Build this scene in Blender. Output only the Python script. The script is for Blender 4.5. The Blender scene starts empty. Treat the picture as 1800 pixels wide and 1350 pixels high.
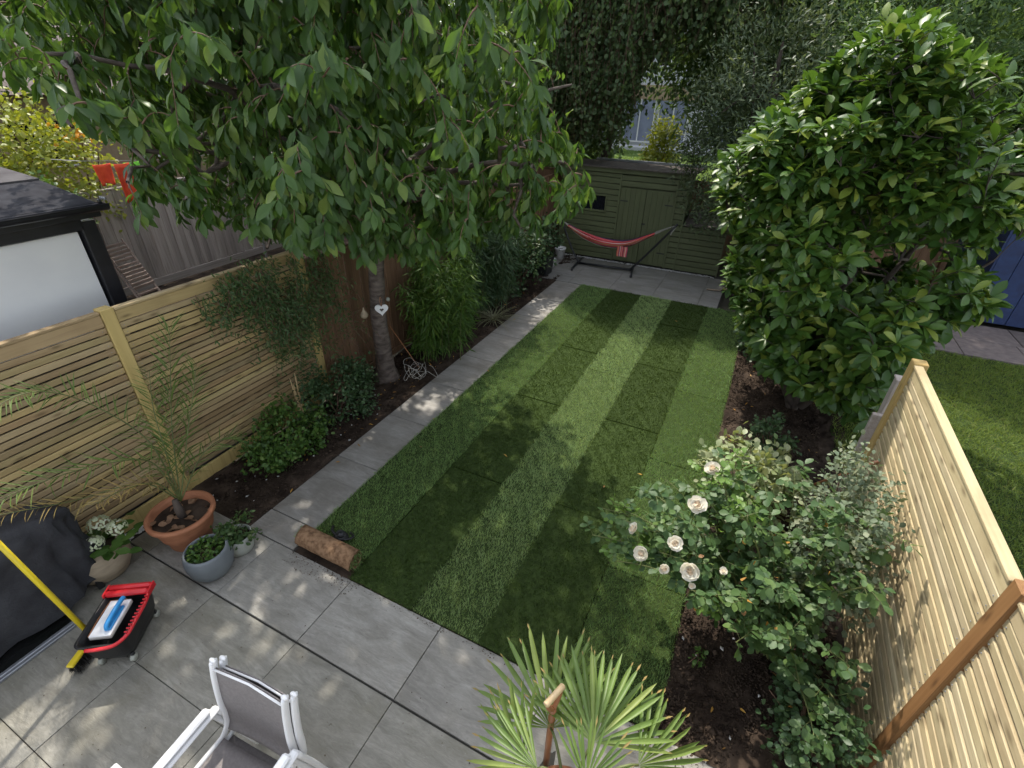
import bpy, math, random
import numpy as np
from mathutils import Vector, Matrix
random.seed(11)
RS = np.random.default_rng(11)
sc = bpy.context.scene
COL = sc.collection

# ------------------------------------------------------------------ camera
CAM = np.array([2.996, -1.806, 3.596])
RIGHT = np.array([0.89675293, 0.44207722, 0.02004785])
UP = np.array([-0.24676199, 0.46192326, 0.85190107])
FWD = np.array([-0.36734549, 0.76889182, -0.52331889])
FPX = 858.67
cd = bpy.data.cameras.new('camera')
cd.sensor_width = 36.0
cd.lens = FPX / 1800 * 36
cd.clip_start = 0.05
cd.clip_end = 400
cam = bpy.data.objects.new('camera', cd)
COL.objects.link(cam)
cam.matrix_world = Matrix(((RIGHT[0], UP[0], -FWD[0], CAM[0]), (RIGHT[1], UP[1], -FWD[1], CAM[1]),
                           (RIGHT[2], UP[2], -FWD[2], CAM[2]), (0, 0, 0, 1)))
sc.camera = cam

# ------------------------------------------------------------------ light
SUN_EL = math.radians(55)
sun_h = np.array([-0.64, 0.77]); sun_h /= np.linalg.norm(sun_h)
SUN_TO = np.array([sun_h[0]*math.cos(SUN_EL), sun_h[1]*math.cos(SUN_EL), math.sin(SUN_EL)])
wld = bpy.data.worlds.new('World'); sc.world = wld; wld.use_nodes = True
wn = wld.node_tree.nodes; wl = wld.node_tree.links
bg = wn['Background']; bg.inputs[1].default_value = 0.15
sky = wn.new('ShaderNodeTexSky'); sky.sky_type = 'NISHITA'; sky.sun_disc = False
sky.sun_elevation = SUN_EL; sky.sun_rotation = math.atan2(sun_h[0], sun_h[1])
sky.air_density = 1.0; sky.dust_density = 1.5; sky.ozone_density = 0.6
hs = wn.new('ShaderNodeHueSaturation'); hs.inputs['Saturation'].default_value = 0.36   # thin white cloud over the blue
wl.new(sky.outputs[0], hs.inputs['Color']); wl.new(hs.outputs[0], bg.inputs[0])
sd = bpy.data.lights.new('sun', 'SUN'); sd.energy = 2.0; sd.angle = math.radians(1.0); sd.color = (1.0, 0.93, 0.82)
so = bpy.data.objects.new('sun', sd); COL.objects.link(so)
so.rotation_euler = Vector((-SUN_TO[0], -SUN_TO[1], -SUN_TO[2])).to_track_quat('-Z', 'Y').to_euler()
sc.view_settings.view_transform = 'Standard'
sc.view_settings.look = 'None'
sc.view_settings.gamma = 1.0
sc.view_settings.use_curve_mapping = False
sc.view_settings.exposure = 1.53
sc.render.engine = 'CYCLES'
cy = sc.cycles
cy.use_denoising = True
cy.max_bounces = 5; cy.diffuse_bounces = 3; cy.glossy_bounces = 2; cy.transmission_bounces = 4; cy.transparent_max_bounces = 6
cy.caustics_reflective = False; cy.caustics_refractive = False
cy.use_adaptive_sampling = True; cy.adaptive_threshold = 0.02

def pj(p):
    q = np.asarray(p, float) - CAM
    d = q @ FWD
    return 900 + FPX*(q @ RIGHT)/d, 675 - FPX*(q @ UP)/d, d

def in_poly(x, y, poly):
    x = np.asarray(x); y = np.asarray(y)
    r = np.zeros(x.shape, bool); n = len(poly); j = n-1
    for i in range(n):
        xi, yi = poly[i]; xj, yj = poly[j]
        c = ((yi > y) != (yj > y)) & (x < (xj-xi)*(y-yi)/((yj-yi) if yj != yi else 1e-9) + xi)
        r ^= c; j = i
    return r

# ------------------------------------------------------------------ mesh helpers
def nrm(v):
    v = np.asarray(v, float)
    return v/np.maximum(np.linalg.norm(v, axis=-1, keepdims=True), 1e-9)

def mesh_of(name, V, F, smooth=False):
    me = bpy.data.meshes.new(name)
    V = np.asarray(V, np.float32).reshape(-1, 3)
    if isinstance(F, np.ndarray):
        k = F.shape[1]; m = len(F)
        me.vertices.add(len(V)); me.vertices.foreach_set('co', V.ravel())
        me.loops.add(m*k); me.loops.foreach_set('vertex_index', F.astype(np.int32).ravel())
        me.polygons.add(m); me.polygons.foreach_set('loop_start', np.arange(0, m*k, k, dtype=np.int32))
        me.update(calc_edges=True)
    else:
        me.from_pydata([tuple(map(float, v)) for v in V], [], [tuple(f) for f in F])
    if smooth: me.polygons.foreach_set('use_smooth', np.ones(len(me.polygons), bool))
    return me

def O(name, me, mat=None, parent=None, label=None, cat=None, group=None, kind=None, loc=None, rot=None, scale=None, M=None):
    if me is not None and mat is not None and len(me.materials) == 0: me.materials.append(mat)
    o = bpy.data.objects.new(name, me); COL.objects.link(o)
    if parent is not None: o.parent = parent
    if M is not None: o.matrix_basis = M
    if loc is not None: o.location = tuple(map(float, loc))
    if rot is not None: o.rotation_euler = rot
    if scale is not None: o.scale = scale
    if label: o['label'] = label
    if cat: o['category'] = cat
    if group: o['group'] = group
    if kind: o['kind'] = kind
    return o

def E(name, loc=(0, 0, 0), label=None, cat=None, group=None, kind=None, rz=0.0):
    o = O(name, None, None, None, label, cat, group, kind, loc, (0, 0, rz)); o.empty_display_size = 0.1
    return o

class MB:
    def __init__(s): s.V = []; s.F = []
    def add(s, V, F, M=None):
        b = len(s.V)
        for v in V:
            v = Vector(tuple(map(float, v)))
            s.V.append(tuple(M @ v) if M is not None else tuple(v))
        for f in F: s.F.append(tuple(int(i)+b for i in f))
        return s
    def box(s, c, d, ch=0.0, M=None):
        x, y, z = d[0]/2, d[1]/2, d[2]/2
        if ch <= 0:
            V = [(c[0]+a*x, c[1]+b*y, c[2]+e*z) for a in (-1, 1) for b in (-1, 1) for e in (-1, 1)]
            return s.add(V, [(0, 1, 3, 2), (4, 6, 7, 5), (0, 4, 5, 1), (2, 3, 7, 6), (0, 2, 6, 4), (1, 5, 7, 3)], M)
        ch = min(ch, x*.9, y*.9, z*.9)
        V = []; idx = {}
        for a in (-1, 1):
            for b in (-1, 1):
                for e in (-1, 1):
                    for k in range(3):
                        q = [a*(x-(0 if k == 0 else ch)), b*(y-(0 if k == 1 else ch)), e*(z-(0 if k == 2 else ch))]
                        idx[a, b, e, k] = len(V); V.append((c[0]+q[0], c[1]+q[1], c[2]+q[2]))
        F = []
        for a in (-1, 1):
            r = [(-1, -1), (1, -1), (1, 1), (-1, 1)]
            if a < 0: r = r[::-1]
            F.append([idx[a, p, q, 0] for p, q in r])
            F.append([idx[q, a, p, 1] for p, q in r])
            F.append([idx[p, q, a, 2] for p, q in r])
        for b in (-1, 1):
            for e in (-1, 1):
                f = [idx[-1, b, e, 1], idx[1, b, e, 1], idx[1, b, e, 2], idx[-1, b, e, 2]]
                F.append(f if b*e < 0 else f[::-1])
                f = [idx[b, -1, e, 2], idx[b, 1, e, 2], idx[b, 1, e, 0], idx[b, -1, e, 0]]
                F.append(f if b*e < 0 else f[::-1])
                f = [idx[b, e, -1, 0], idx[b, e, 1, 0], idx[b, e, 1, 1], idx[b, e, -1, 1]]
                F.append(f if b*e < 0 else f[::-1])
        for a in (-1, 1):
            for b in (-1, 1):
                for e in (-1, 1):
                    f = [idx[a, b, e, k] for k in range(3)]
                    F.append(f if a*b*e > 0 else f[::-1])
        return s.add(V, F, M)
    def tube(s, P, R, n=6, cap=True, flat=None):
        V, F = tube_np(P, R, n, cap, flat); return s.add(V, F)
    def lathe(s, prof, n=24, c=(0, 0, 0), M=None, close=False):
        V = []; F = []
        for r, z in prof:
            for i in range(n):
                a = 2*math.pi*i/n; V.append((c[0]+r*math.cos(a), c[1]+r*math.sin(a), c[2]+z))
        for j in range(len(prof)-1):
            for i in range(n):
                k = (i+1) % n; F.append((j*n+i, j*n+k, (j+1)*n+k, (j+1)*n+i))
        if close: F.append(tuple(range(n))[::-1]); F.append(tuple((len(prof)-1)*n+i for i in range(n)))
        return s.add(V, F, M)
    def me(s, name, smooth=False): return mesh_of(name, s.V, s.F, smooth)

def tube_np(P, R, n=6, cap=True, flat=None):
    P = np.asarray(P, float); m = len(P)
    R = np.full(m, R) if np.isscalar(R) else np.asarray(R, float)
    T = np.zeros_like(P); T[1:-1] = P[2:]-P[:-2]; T[0] = P[1]-P[0]; T[-1] = P[-1]-P[-2]; T = nrm(T)
    ref = np.array([0, 0, 1.]) if abs(T[0][2]) < .9 else np.array([1., 0, 0])
    U = nrm(np.cross(T[0], ref)); V = []; F = []
    for i in range(m):
        U = U-T[i]*(U @ T[i]); U = nrm(U); W = np.cross(T[i], U)
        for k in range(n):
            a = 2*math.pi*k/n
            V.append(P[i]+R[i]*(math.cos(a)*U+math.sin(a)*W*(flat or 1)))
    for i in range(m-1):
        for k in range(n):
            l = (k+1) % n; F.append((i*n+k, i*n+l, (i+1)*n+l, (i+1)*n+k))
    if cap: F.append(tuple(range(n))[::-1]); F.append(tuple((m-1)*n+k for k in range(n)))
    return V, F

def bez(a, b, c, n=8):
    t = np.linspace(0, 1, n)[:, None]; a, b, c = (np.asarray(v, float) for v in (a, b, c))
    return a*(1-t)**2+2*b*t*(1-t)+c*t**2

def smoothpath(pts, k=6):
    pts = np.asarray(pts, float); P = np.vstack([2*pts[0]-pts[1], pts, 2*pts[-1]-pts[-2]]); out = []
    for i in range(1, len(P)-2):
        for t in np.linspace(0, 1, k, endpoint=False):
            a, b, c, d = P[i-1], P[i], P[i+1], P[i+2]
            out.append(.5*((2*b)+(-a+c)*t+(2*a-5*b+4*c-d)*t*t+(-a+3*b-3*c+d)*t**3))
    out.append(P[-2]); return np.array(out)

# ------------------------------------------------------------------ material helpers
def base_mat(name):
    m = bpy.data.materials.new(name); m.use_nodes = True
    nt = m.node_tree; b = nt.nodes['Principled BSDF']
    return m, nt, b

def C4(c): return (c[0], c[1], c[2], 1.0)

def ramp(nt, fac, stops, interp='LINEAR'):
    r = nt.nodes.new('ShaderNodeValToRGB'); r.color_ramp.interpolation = interp
    e = r.color_ramp.elements
    while len(e) < len(stops): e.new(0.5)
    for el, (p, c) in zip(e, stops): el.position = p; el.color = C4(c)
    nt.links.new(fac, r.inputs[0]); return r.outputs[0]

def mth(nt, op, a, b=None):
    n = nt.nodes.new('ShaderNodeMath'); n.operation = op
    for i, v in enumerate((a, b)):
        if v is None: continue
        if isinstance(v, (int, float)): n.inputs[i].default_value = v
        else: nt.links.new(v, n.inputs[i])
    return n.outputs[0]

def mixc(nt, fac, a, b, bt='MIX'):
    n = nt.nodes.new('ShaderNodeMix'); n.data_type = 'RGBA'; n.blend_type = bt
    for s, v in ((n.inputs[0], fac), (n.inputs[6], a), (n.inputs[7], b)):
        if isinstance(v, (int, float)): s.default_value = v
        elif isinstance(v, tuple): s.default_value = C4(v)
        else: nt.links.new(v, s)
    return n.outputs[2]

def coords(nt, scale=(1, 1, 1), rnd=True):
    tc = nt.nodes.new('ShaderNodeTexCoord'); mp = nt.nodes.new('ShaderNodeMapping')
    mp.inputs['Scale'].default_value = scale
    nt.links.new(tc.outputs['Object'], mp.inputs[0])
    oi = nt.nodes.new('ShaderNodeObjectInfo')
    if rnd:
        cx = nt.nodes.new('ShaderNodeCombineXYZ')
        v = mth(nt, 'MULTIPLY', oi.outputs['Random'], 57.0)
        for i in range(3): nt.links.new(v, cx.inputs[i])
        nt.links.new(cx.outputs[0], mp.inputs['Location'])
    return mp.outputs[0], oi.outputs['Random']

def noise(nt, vec, scale, det=5, rough=.55, dist=0.0):
    n = nt.nodes.new('ShaderNodeTexNoise'); n.inputs['Scale'].default_value = scale
    n.inputs['Detail'].default_value = det; n.inputs['Roughness'].default_value = rough; n.inputs['Distortion'].default_value = dist
    nt.links.new(vec, n.inputs['Vector']); return n.outputs['Fac']

def bump(nt, b, h, strength=.3, dist=.01):
    n = nt.nodes.new('ShaderNodeBump'); n.inputs['Strength'].default_value = strength; n.inputs['Distance'].default_value = dist
    nt.links.new(h, n.inputs['Height']); nt.links.new(n.outputs[0], b.inputs['Normal'])

def solid(name, c1, c2=None, scale=8.0, rough=.55, metal=0.0, bmp=.15, stretch=(1, 1, 1), var=.12, spec=.5, lo=.35, hi=.65):
    m, nt, b = base_mat(name)
    c2 = c2 or tuple(v*.75 for v in c1)
    vec, rnd = coords(nt, stretch)
    f = noise(nt, vec, scale)
    col = ramp(nt, f, [(lo, c2), (hi, c1)])
    if var:
        k = mth(nt, 'ADD', mth(nt, 'MULTIPLY', rnd, 2*var), 1-var)
        cx = nt.nodes.new('ShaderNodeCombineColor')
        for i in range(3): nt.links.new(k, cx.inputs[i])
        col = mixc(nt, 1.0, col, cx.outputs[0], 'MULTIPLY')
    nt.links.new(col, b.inputs['Base Color'])
    b.inputs['Roughness'].default_value = rough; b.inputs['Metallic'].default_value = metal
    b.inputs['Specular IOR Level'].default_value = spec
    if bmp: bump(nt, b, noise(nt, vec, scale*6, 4), bmp, .004)
    return m

def wood(name, c_light, c_mid, c_dark, axis=1, grain=40.0, rough=.65, var=.18, knots=True, tint=None):
    """grain runs along local axis (0 x, 1 y, 2 z)"""
    m, nt, b = base_mat(name)
    sc_ = [grain]*3; sc_[axis] = grain*.045
    vec, rnd = coords(nt, tuple(sc_))
    g = noise(nt, vec, 1.0, 6, .6, 1.2)
    col = ramp(nt, g, [(.28, c_dark), (.48, c_mid), (.72, c_light)])
    s2 = [1.6]*3; s2[axis] = .8
    v2, _ = coords(nt, tuple(s2))
    big = noise(nt, v2, 2.0, 3)
    col = mixc(nt, mth(nt, 'MULTIPLY', big, .45), col, c_mid)
    if tint is not None:
        tl = [tint] if isinstance(tint[0], float) else list(tint)
        st = [(i/len(tl), c) for i, c in enumerate(tl)]
        r2 = mth(nt, 'FRACT', mth(nt, 'MULTIPLY', rnd, 7.31))
        col = mixc(nt, .5, col, ramp(nt, r2, st, 'CONSTANT'))
        lv = [.9]*3; lv[axis] = 1.7     # slow stain drifting along each board
        v4, _ = coords(nt, tuple(lv)); stn = ramp(nt, noise(nt, v4, 1.3, 4, .6), [(.45, (0, 0, 0)), (.7, (1, 1, 1))])
        col = mixc(nt, mth(nt, 'MULTIPLY', stn, .38), col, c_dark)
    if knots:
        tc2 = nt.nodes.new('ShaderNodeTexCoord'); sx = nt.nodes.new('ShaderNodeSeparateXYZ'); nt.links.new(tc2.outputs['Object'], sx.inputs[0])
        off = mth(nt, 'MULTIPLY', rnd, 91.0)
        along = sx.outputs[axis]; cross = sx.outputs[2] if axis != 2 else mth(nt, 'ADD', sx.outputs[0], sx.outputs[1])
        cv = nt.nodes.new('ShaderNodeCombineXYZ')
        nt.links.new(mth(nt, 'ADD', mth(nt, 'MULTIPLY', along, 2.6), off), cv.inputs[0]); nt.links.new(mth(nt, 'ADD', mth(nt, 'MULTIPLY', cross, 8.0), off), cv.inputs[1])
        vo = nt.nodes.new('ShaderNodeTexVoronoi'); vo.voronoi_dimensions = '2D'; vo.inputs['Scale'].default_value = 1.0
        nt.links.new(cv.outputs[0], vo.inputs['Vector'])
        kn = ramp(nt, vo.outputs['Distance'], [(.04, (1, 1, 1)), (.085, (.5, .5, .5)), (.16, (0, 0, 0))])
        col = mixc(nt, mth(nt, 'MULTIPLY', kn, .62), col, tuple(v*.5 for v in c_dark))
    k = mth(nt, 'ADD', mth(nt, 'MULTIPLY', rnd, 2*var), 1-var)
    cx = nt.nodes.new('ShaderNodeCombineColor')
    for i in range(3): nt.links.new(k, cx.inputs[i])
    col = mixc(nt, 1.0, col, cx.outputs[0], 'MULTIPLY')
    nt.links.new(col, b.inputs['Base Color'])
    b.inputs['Roughness'].default_value = rough; b.inputs['Specular IOR Level'].default_value = .3
    bump(nt, b, g, .25, .003)
    return m

def leafmat(name, c1, c2, c3=None, trans=.3, rough=.42, spec=.45, tcol=None, bias=(.0, 1.0), ovar=0.0):
    """colour differs from leaf to leaf (random per island / per object)"""
    m, nt, b = base_mat(name)
    geo = nt.nodes.new('ShaderNodeNewGeometry'); oi = nt.nodes.new('ShaderNodeObjectInfo')
    r = mth(nt, 'FRACT', mth(nt, 'ADD', geo.outputs['Random Per Island'], oi.outputs['Random']))
    stops = [(bias[0], c1), (bias[1], c2)] if c3 is None else [(bias[0], c1), (.8*bias[1], c2), (1.0, c3)]
    col = ramp(nt, r, stops)
    tc = nt.nodes.new('ShaderNodeTexCoord')
    f = noise(nt, tc.outputs['Object'], 9.0, 2)
    col = mixc(nt, mth(nt, 'MULTIPLY', f, .35), col, tuple(v*.7 for v in c1))
    if ovar:
        k = mth(nt, 'ADD', mth(nt, 'MULTIPLY', oi.outputs['Random'], 2*ovar), 1-ovar)
        cx = nt.nodes.new('ShaderNodeCombineColor')
        for i in range(3): nt.links.new(k, cx.inputs[i])
        col = mixc(nt, 1.0, col, cx.outputs[0], 'MULTIPLY')
    nt.links.new(col, b.inputs['Base Color'])
    b.inputs['Roughness'].default_value = rough; b.inputs['Specular IOR Level'].default_value = spec
    tr = nt.nodes.new('ShaderNodeBsdfTranslucent')
    nt.links.new(mixc(nt, .5, col, tcol or (min(1, c1[0]*3+.02), min(1, c1[1]*2.4+.02), c1[2]*.8)), tr.inputs[0])
    mx = nt.nodes.new('ShaderNodeMixShader'); mx.inputs[0].default_value = trans
    nt.links.new(b.outputs[0], mx.inputs[1]); nt.links.new(tr.outputs[0], mx.inputs[2])
    nt.links.new(mx.outputs[0], nt.nodes['Material Output'].inputs[0])
    return m

M = {}
M['slat_left'] = wood('treated_green_wood', (.50, .385, .20), (.385, .285, .14), (.19, .125, .058), 1, 34, var=.2, tint=((.43, .32, .14), (.29, .18, .10), (.38, .30, .185), (.34, .235, .14), (.41, .33, .16), (.27, .20, .115)))
M['post_left'] = wood('treated_post_wood', (.56, .43, .18), (.48, .36, .14), (.34, .24, .09), 2, 26, var=.06)
M['slat_right'] = wood('pale_new_wood', (.50, .42, .27), (.41, .335, .195), (.22, .155, .08), 1, 34, var=.16, tint=((.46, .38, .22), (.38, .30, .18), (.48, .41, .27), (.36, .31, .18), (.44, .35, .20)))
M['post_right'] = wood('pale_post_wood', (.50, .37, .16), (.43, .30, .115), (.32, .205, .07), 2, 26, var=.05)
M['brown_post'] = wood('brown_stained_post', (.25, .135, .055), (.20, .10, .038), (.11, .05, .02), 2, 22, var=.05)
M['brown_board'] = wood('old_brown_board', (.25, .15, .09), (.18, .105, .06), (.09, .05, .03), 2, 24, var=.2, knots=False)
M['grey_board'] = wood('weathered_grey_board', (.46, .41, .375), (.37, .32, .29), (.21, .18, .16), 2, 26, var=.2, knots=False)
M['grey_wood_y'] = wood('weathered_grey_rail', (.46, .41, .37), (.38, .33, .30), (.23, .20, .175), 1, 26, var=.1, knots=False)
M['teak'] = wood('weathered_teak', (.36, .29, .25), (.27, .205, .17), (.15, .105, .085), 1, 30, var=.15, knots=False)
M['shed'] = solid('green_shed_paint', (.108, .125, .058), (.088, .102, .046), 14, .6, bmp=.2, stretch=(.2, 1, 1), var=.07)
M['shed_door'] = solid('green_door_paint', (.10, .116, .052), (.082, .095, .042), 14, .6, bmp=.2, stretch=(1, 1, .2), var=.05)
M['felt'] = solid('roof_felt', (.10, .085, .07), (.06, .05, .045), 20, .9)
M['tile'] = None
def tile_mat(name, a, bcol, c, dirt, dirt_amt):
    m, nt, b = base_mat(name)
    vec, rnd = coords(nt, (1.4, 5.5, 1))
    f1 = noise(nt, vec, 1.6, 8, .66, 1.1)
    vf, _ = coords(nt, (5, 19, 1))
    f = mth(nt, 'ADD', mth(nt, 'MULTIPLY', f1, .62), mth(nt, 'MULTIPLY', noise(nt, vf, 2.0, 8, .7, 1.6), .38))
    col = ramp(nt, f, [(.36, c), (.5, bcol), (.64, a)])
    v2, _ = coords(nt, (1, 1, 1))
    d = ramp(nt, noise(nt, v2, 2.3, 5, .6, .4), [(.45, (0, 0, 0)), (.72, (1, 1, 1))])
    col = mixc(nt, mth(nt, 'MULTIPLY', d, dirt_amt), col, dirt)
    sp = ramp(nt, noise(nt, v2, 60, 3), [(.66, (0, 0, 0)), (.74, (1, 1, 1))])
    col = mixc(nt, mth(nt, 'MULTIPLY', sp, .25), col, (.42, .41, .38))
    k = mth(nt, 'ADD', mth(nt, 'MULTIPLY', rnd, .14), .93)
    cx = nt.nodes.new('ShaderNodeCombineColor')
    for i in range(3): nt.links.new(k, cx.inputs[i])
    nt.links.new(mixc(nt, 1.0, col, cx.outputs[0], 'MULTIPLY'), b.inputs['Base Color'])
    r = nt.nodes.new('ShaderNodeMapRange'); nt.links.new(d, r.inputs[0]); r.inputs[3].default_value = .5; r.inputs[4].default_value = .34
    nt.links.new(r.outputs[0], b.inputs['Roughness']); b.inputs['Specular IOR Level'].default_value = .4
    bump(nt, b, f, .7, .012)
    return m
M['tile'] = tile_mat('grey_porcelain', (.345, .332, .298), (.25, .239, .212), (.175, .166, .145), (.155, .145, .115), .5)
M['tile_path'] = tile_mat('warm_grey_porcelain', (.32, .305, .28), (.245, .232, .21), (.18, .168, .15), (.125, .11, .088), .65)
M['tile_old'] = tile_mat('stained_porcelain', (.315, .303, .262), (.228, .218, .185), (.155, .147, .122), (.14, .13, .09), .6)
M['tile_back'] = tile_mat('back_porcelain', (.29, .28, .26), (.225, .217, .20), (.17, .163, .148), (.14, .13, .10), .55)
M['grout'] = solid('dark_joint', (.05, .046, .04), None, 30, .95, var=0)
M['soil'] = solid('dark_soil', (.070, .050, .036), (.018, .012, .009), 5, .95, bmp=.9, var=0, spec=.15)
M['soil_dry'] = solid('dry_crumb', (.12, .085, .06), (.045, .03, .02), 5, .95, var=.2, spec=.1)
M['ground'] = solid('rough_ground', (.07, .062, .04), (.035, .032, .02), 1.5, .95, var=0)
M['turf_base'] = solid('turf_thatch', (.045, .070, .020), (.022, .036, .010), 25, .95, var=.1, bmp=.5, spec=.1)
M['roll'] = solid('turf_underside', (.27, .165, .095), (.10, .055, .03), 26, .95, bmp=.8, var=0, spec=.1, lo=.3, hi=.6)
M['white'] = solid('white_paint', (.80, .80, .80), (.74, .74, .74), 5, .35, bmp=0, var=0)
M['white_render'] = solid('white_rendered_wall', (.82, .82, .80), (.77, .77, .76), 3, .8, bmp=.1, var=0)
M['black'] = solid('black_plastic', (.015, .015, .016), (.010, .010, .010), 20, .45, var=0)
M['black_frame'] = solid('black_aluminium', (.02, .02, .024), (.012, .012, .015), 10, .35, var=0)
M['black_metal'] = solid('black_powder_coat', (.02, .021, .024), None, 20, .4, var=0)
M['slate'] = solid('slate_roof', (.040, .041, .048), (.025, .025, .030), 8, .95, var=.0, spec=.08)
M['lead'] = solid('lead_roof', (.10, .095, .098), (.07, .065, .068), 5, .95, var=0, spec=.08)
M['terracotta'] = solid('terracotta', (.40, .165, .080), (.29, .115, .055), 6, .75, var=0, stretch=(1, 1, 3))
M['grey_glaze'] = solid('blue_grey_glaze', (.155, .175, .185), (.13, .145, .155), 5, .5, var=0)
M['pale_glaze'] = solid('pale_grey_glaze', (.40, .42, .38), (.32, .34, .30), 5, .5, var=0)
M['stone_pot'] = solid('tan_stone_pot', (.36, .29, .20), (.20, .155, .10), 4, .8, bmp=.5, var=0, stretch=(1, 1, 3))
M['yellow'] = solid('yellow_handle', (.72, .56, .02), (.62, .47, .02), 8, .4, var=0)
M['red'] = solid('red_plastic', (.62, .02, .03), (.52, .015, .02), 8, .35, var=0)
M['blue'] = solid('blue_plastic', (.04, .32, .70), (.03, .26, .6), 8, .35, var=0)
M['rubber'] = solid('grey_rubber_wheel', (.38, .39, .34), (.26, .27, .23), 12, .7, var=.1)
M['sponge'] = solid('white_sponge', (.72, .69, .64), (.55, .50, .43), 8, .9, var=0)
M['cover'] = solid('black_fabric_cover', (.036, .037, .042), (.020, .020, .024), 9, .85, bmp=1.0, var=0)
M['darkglass'] = solid('dark_polished_slab', (.012, .012, .012), (.008, .009, .008), 6, .12, bmp=0, var=0)
M['steel'] = solid('dull_steel', (.34, .35, .37), (.26, .27, .29), 10, .4, .7, var=0)
M['textilene'] = solid('taupe_mesh_fabric', (.205, .185, .18), (.165, .15, .145), 60, .75, bmp=.4, var=0)
M['chipwood'] = solid('ash_handle', (.62, .46, .26), (.50, .36, .19), 20, .4, var=0, stretch=(1, 1, .1))
M['redwood'] = solid('varnished_shaft', (.38, .17, .08), (.28, .115, .05), 20, .4, var=0, stretch=(1, 1, .1))
M['bark'] = solid('cherry_bark', (.15, .12, .10), (.055, .04, .033), 9, .85, bmp=1.0, var=0, stretch=(1, 1, 2.5))
M['twig'] = solid('twig_bark', (.17, .10, .065), (.10, .06, .04), 20, .8, var=.1, bmp=0)
M['greenstem'] = solid('green_stem', (.12, .15, .045), (.09, .10, .03), 12, .6, var=.1, bmp=0)
M['darkbark'] = solid('dark_bark', (.085, .065, .05), (.04, .03, .025), 8, .9, bmp=.8, var=0, stretch=(1, 1, .3))
M['pebble'] = solid('white_pebble', (.66, .65, .64), (.45, .45, .45), 40, .6, var=.15)
M['blue_paint'] = solid('blue_shed_paint', (.013, .034, .115), (.009, .022, .08), 12, .55, var=.05)
M['stone_path'] = solid('pinkish_stone_path', (.20, .165, .155), (.14, .115, .11), 10, .85, var=.12)
M['glass'] = solid('dark_window_glass', (.012, .014, .018), (.01, .01, .014), 3, .08, bmp=0, var=0)
M['orange_cloth'] = solid('orange_red_cloth', (.85, .10, .03), (.7, .06, .02), 10, .8, var=.1)
M['lime_cloth'] = solid('lime_cloth', (.28, .85, .08), (.22, .7, .06), 10, .8, var=.1)
M['cord'] = solid('pale_cord', (.42, .40, .36), (.28, .27, .24), 20, .7, var=0)
M['house'] = solid('pale_house_wall', (.62, .63, .66), (.52, .53, .56), 2, .8, var=0)
M['house_brick'] = solid('tan_brick_wall', (.40, .30, .20), (.32, .24, .16), 12, .9, var=0)
M['roof_tile'] = solid('brown_roof_tile', (.19, .15, .14), (.12, .09, .085), 6, .85, var=.2)
M['blind'] = solid('blue_grey_blind', (.25, .28, .38), (.19, .21, .30), 3, .5, var=.1)
# foliage
M['cherry'] = leafmat('cherry_leaf', (.040, .094, .020), (.082, .165, .032), (.22, .30, .06), .42, .42, .45)
M['magnolia'] = leafmat('magnolia_leaf', (.038, .096, .018), (.088, .165, .025), (.28, .33, .048), .28, .42, .4)
M['rose'] = leafmat('rose_leaf', (.048, .100, .034), (.078, .140, .042), (.12, .19, .045), .25, .5, .35)
M['rose_young'] = leafmat('young_rose_leaf', (.10, .19, .035), (.15, .25, .045), None, .32, .45, .35)
M['varieg'] = leafmat('variegated_leaf', (.20, .26, .11), (.38, .40, .24), (.10, .18, .06), .25, .5)
M['greyleaf'] = leafmat('grey_green_leaf', (.10, .14, .085), (.17, .21, .125), (.21, .22, .13), .2, .55, .3)
M['dead'] = leafmat('dead_leaf', (.42, .20, .04), (.55, .32, .06), (.20, .10, .05), .3, .6, tcol=(.5, .3, .08))
M['bamboo'] = leafmat('bamboo_leaf', (.042, .095, .016), (.075, .15, .022), (.15, .22, .035), .32, .5, .3)
M['box'] = leafmat('small_shrub_leaf', (.045, .105, .022), (.085, .165, .030), (.15, .22, .045), .28, .45, .35)
M['darkshrub'] = leafmat('dark_shrub_leaf', (.036, .075, .030), (.058, .11, .040), (.11, .15, .07), .22, .45, .35)
M['jasmine'] = leafmat('climber_leaf', (.042, .088, .028), (.072, .13, .040), (.16, .19, .07), .28, .5, .35)
M['palmleaf'] = leafmat('palm_leaf', (.085, .14, .035), (.125, .185, .045), (.18, .21, .06), .25, .55, .25)
M['palmtip'] = leafmat('palm_leaf_dry', (.35, .24, .08), (.24, .20, .06), None, .2, .6, tcol=(.3, .2, .05))
M['fanleaf'] = leafmat('fan_palm_leaf', (.115, .19, .045), (.165, .25, .055), (.25, .30, .075), .3, .42, .35)
M['ivy'] = leafmat('ivy_leaf', (.045, .080, .030), (.078, .125, .042), (.14, .185, .07), .38, .5, .35)
M['ash'] = leafmat('ash_leaf', (.060, .115, .045), (.095, .165, .058), (.15, .22, .08), .42, .5, .35)
M['olive'] = leafmat('olive_leaf', (.060, .092, .048), (.105, .145, .074), (.18, .22, .10), .3, .5, .35)
M['farleaf'] = leafmat('distant_leaf', (.060, .110, .038), (.10, .165, .05), (.16, .22, .07), .42, .55, .3)
M['yellowshrub'] = leafmat('golden_shrub_leaf', (.17, .22, .03), (.28, .31, .04), (.38, .34, .06), .35, .5)
M['orange_flower'] = leafmat('orange_flower', (.75, .28, .02), (.80, .45, .03), None, .3, .6, tcol=(.8, .4, .05))
M['petal'] = leafmat('cream_petal', (.86, .81, .67), (.88, .85, .75), (.89, .88, .82), .35, .7, .2, tcol=(.95, .9, .75))
M['petal_in'] = leafmat('apricot_petal', (.86, .70, .50), (.87, .76, .60), None, .35, .7, .2, tcol=(.95, .8, .6))
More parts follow.
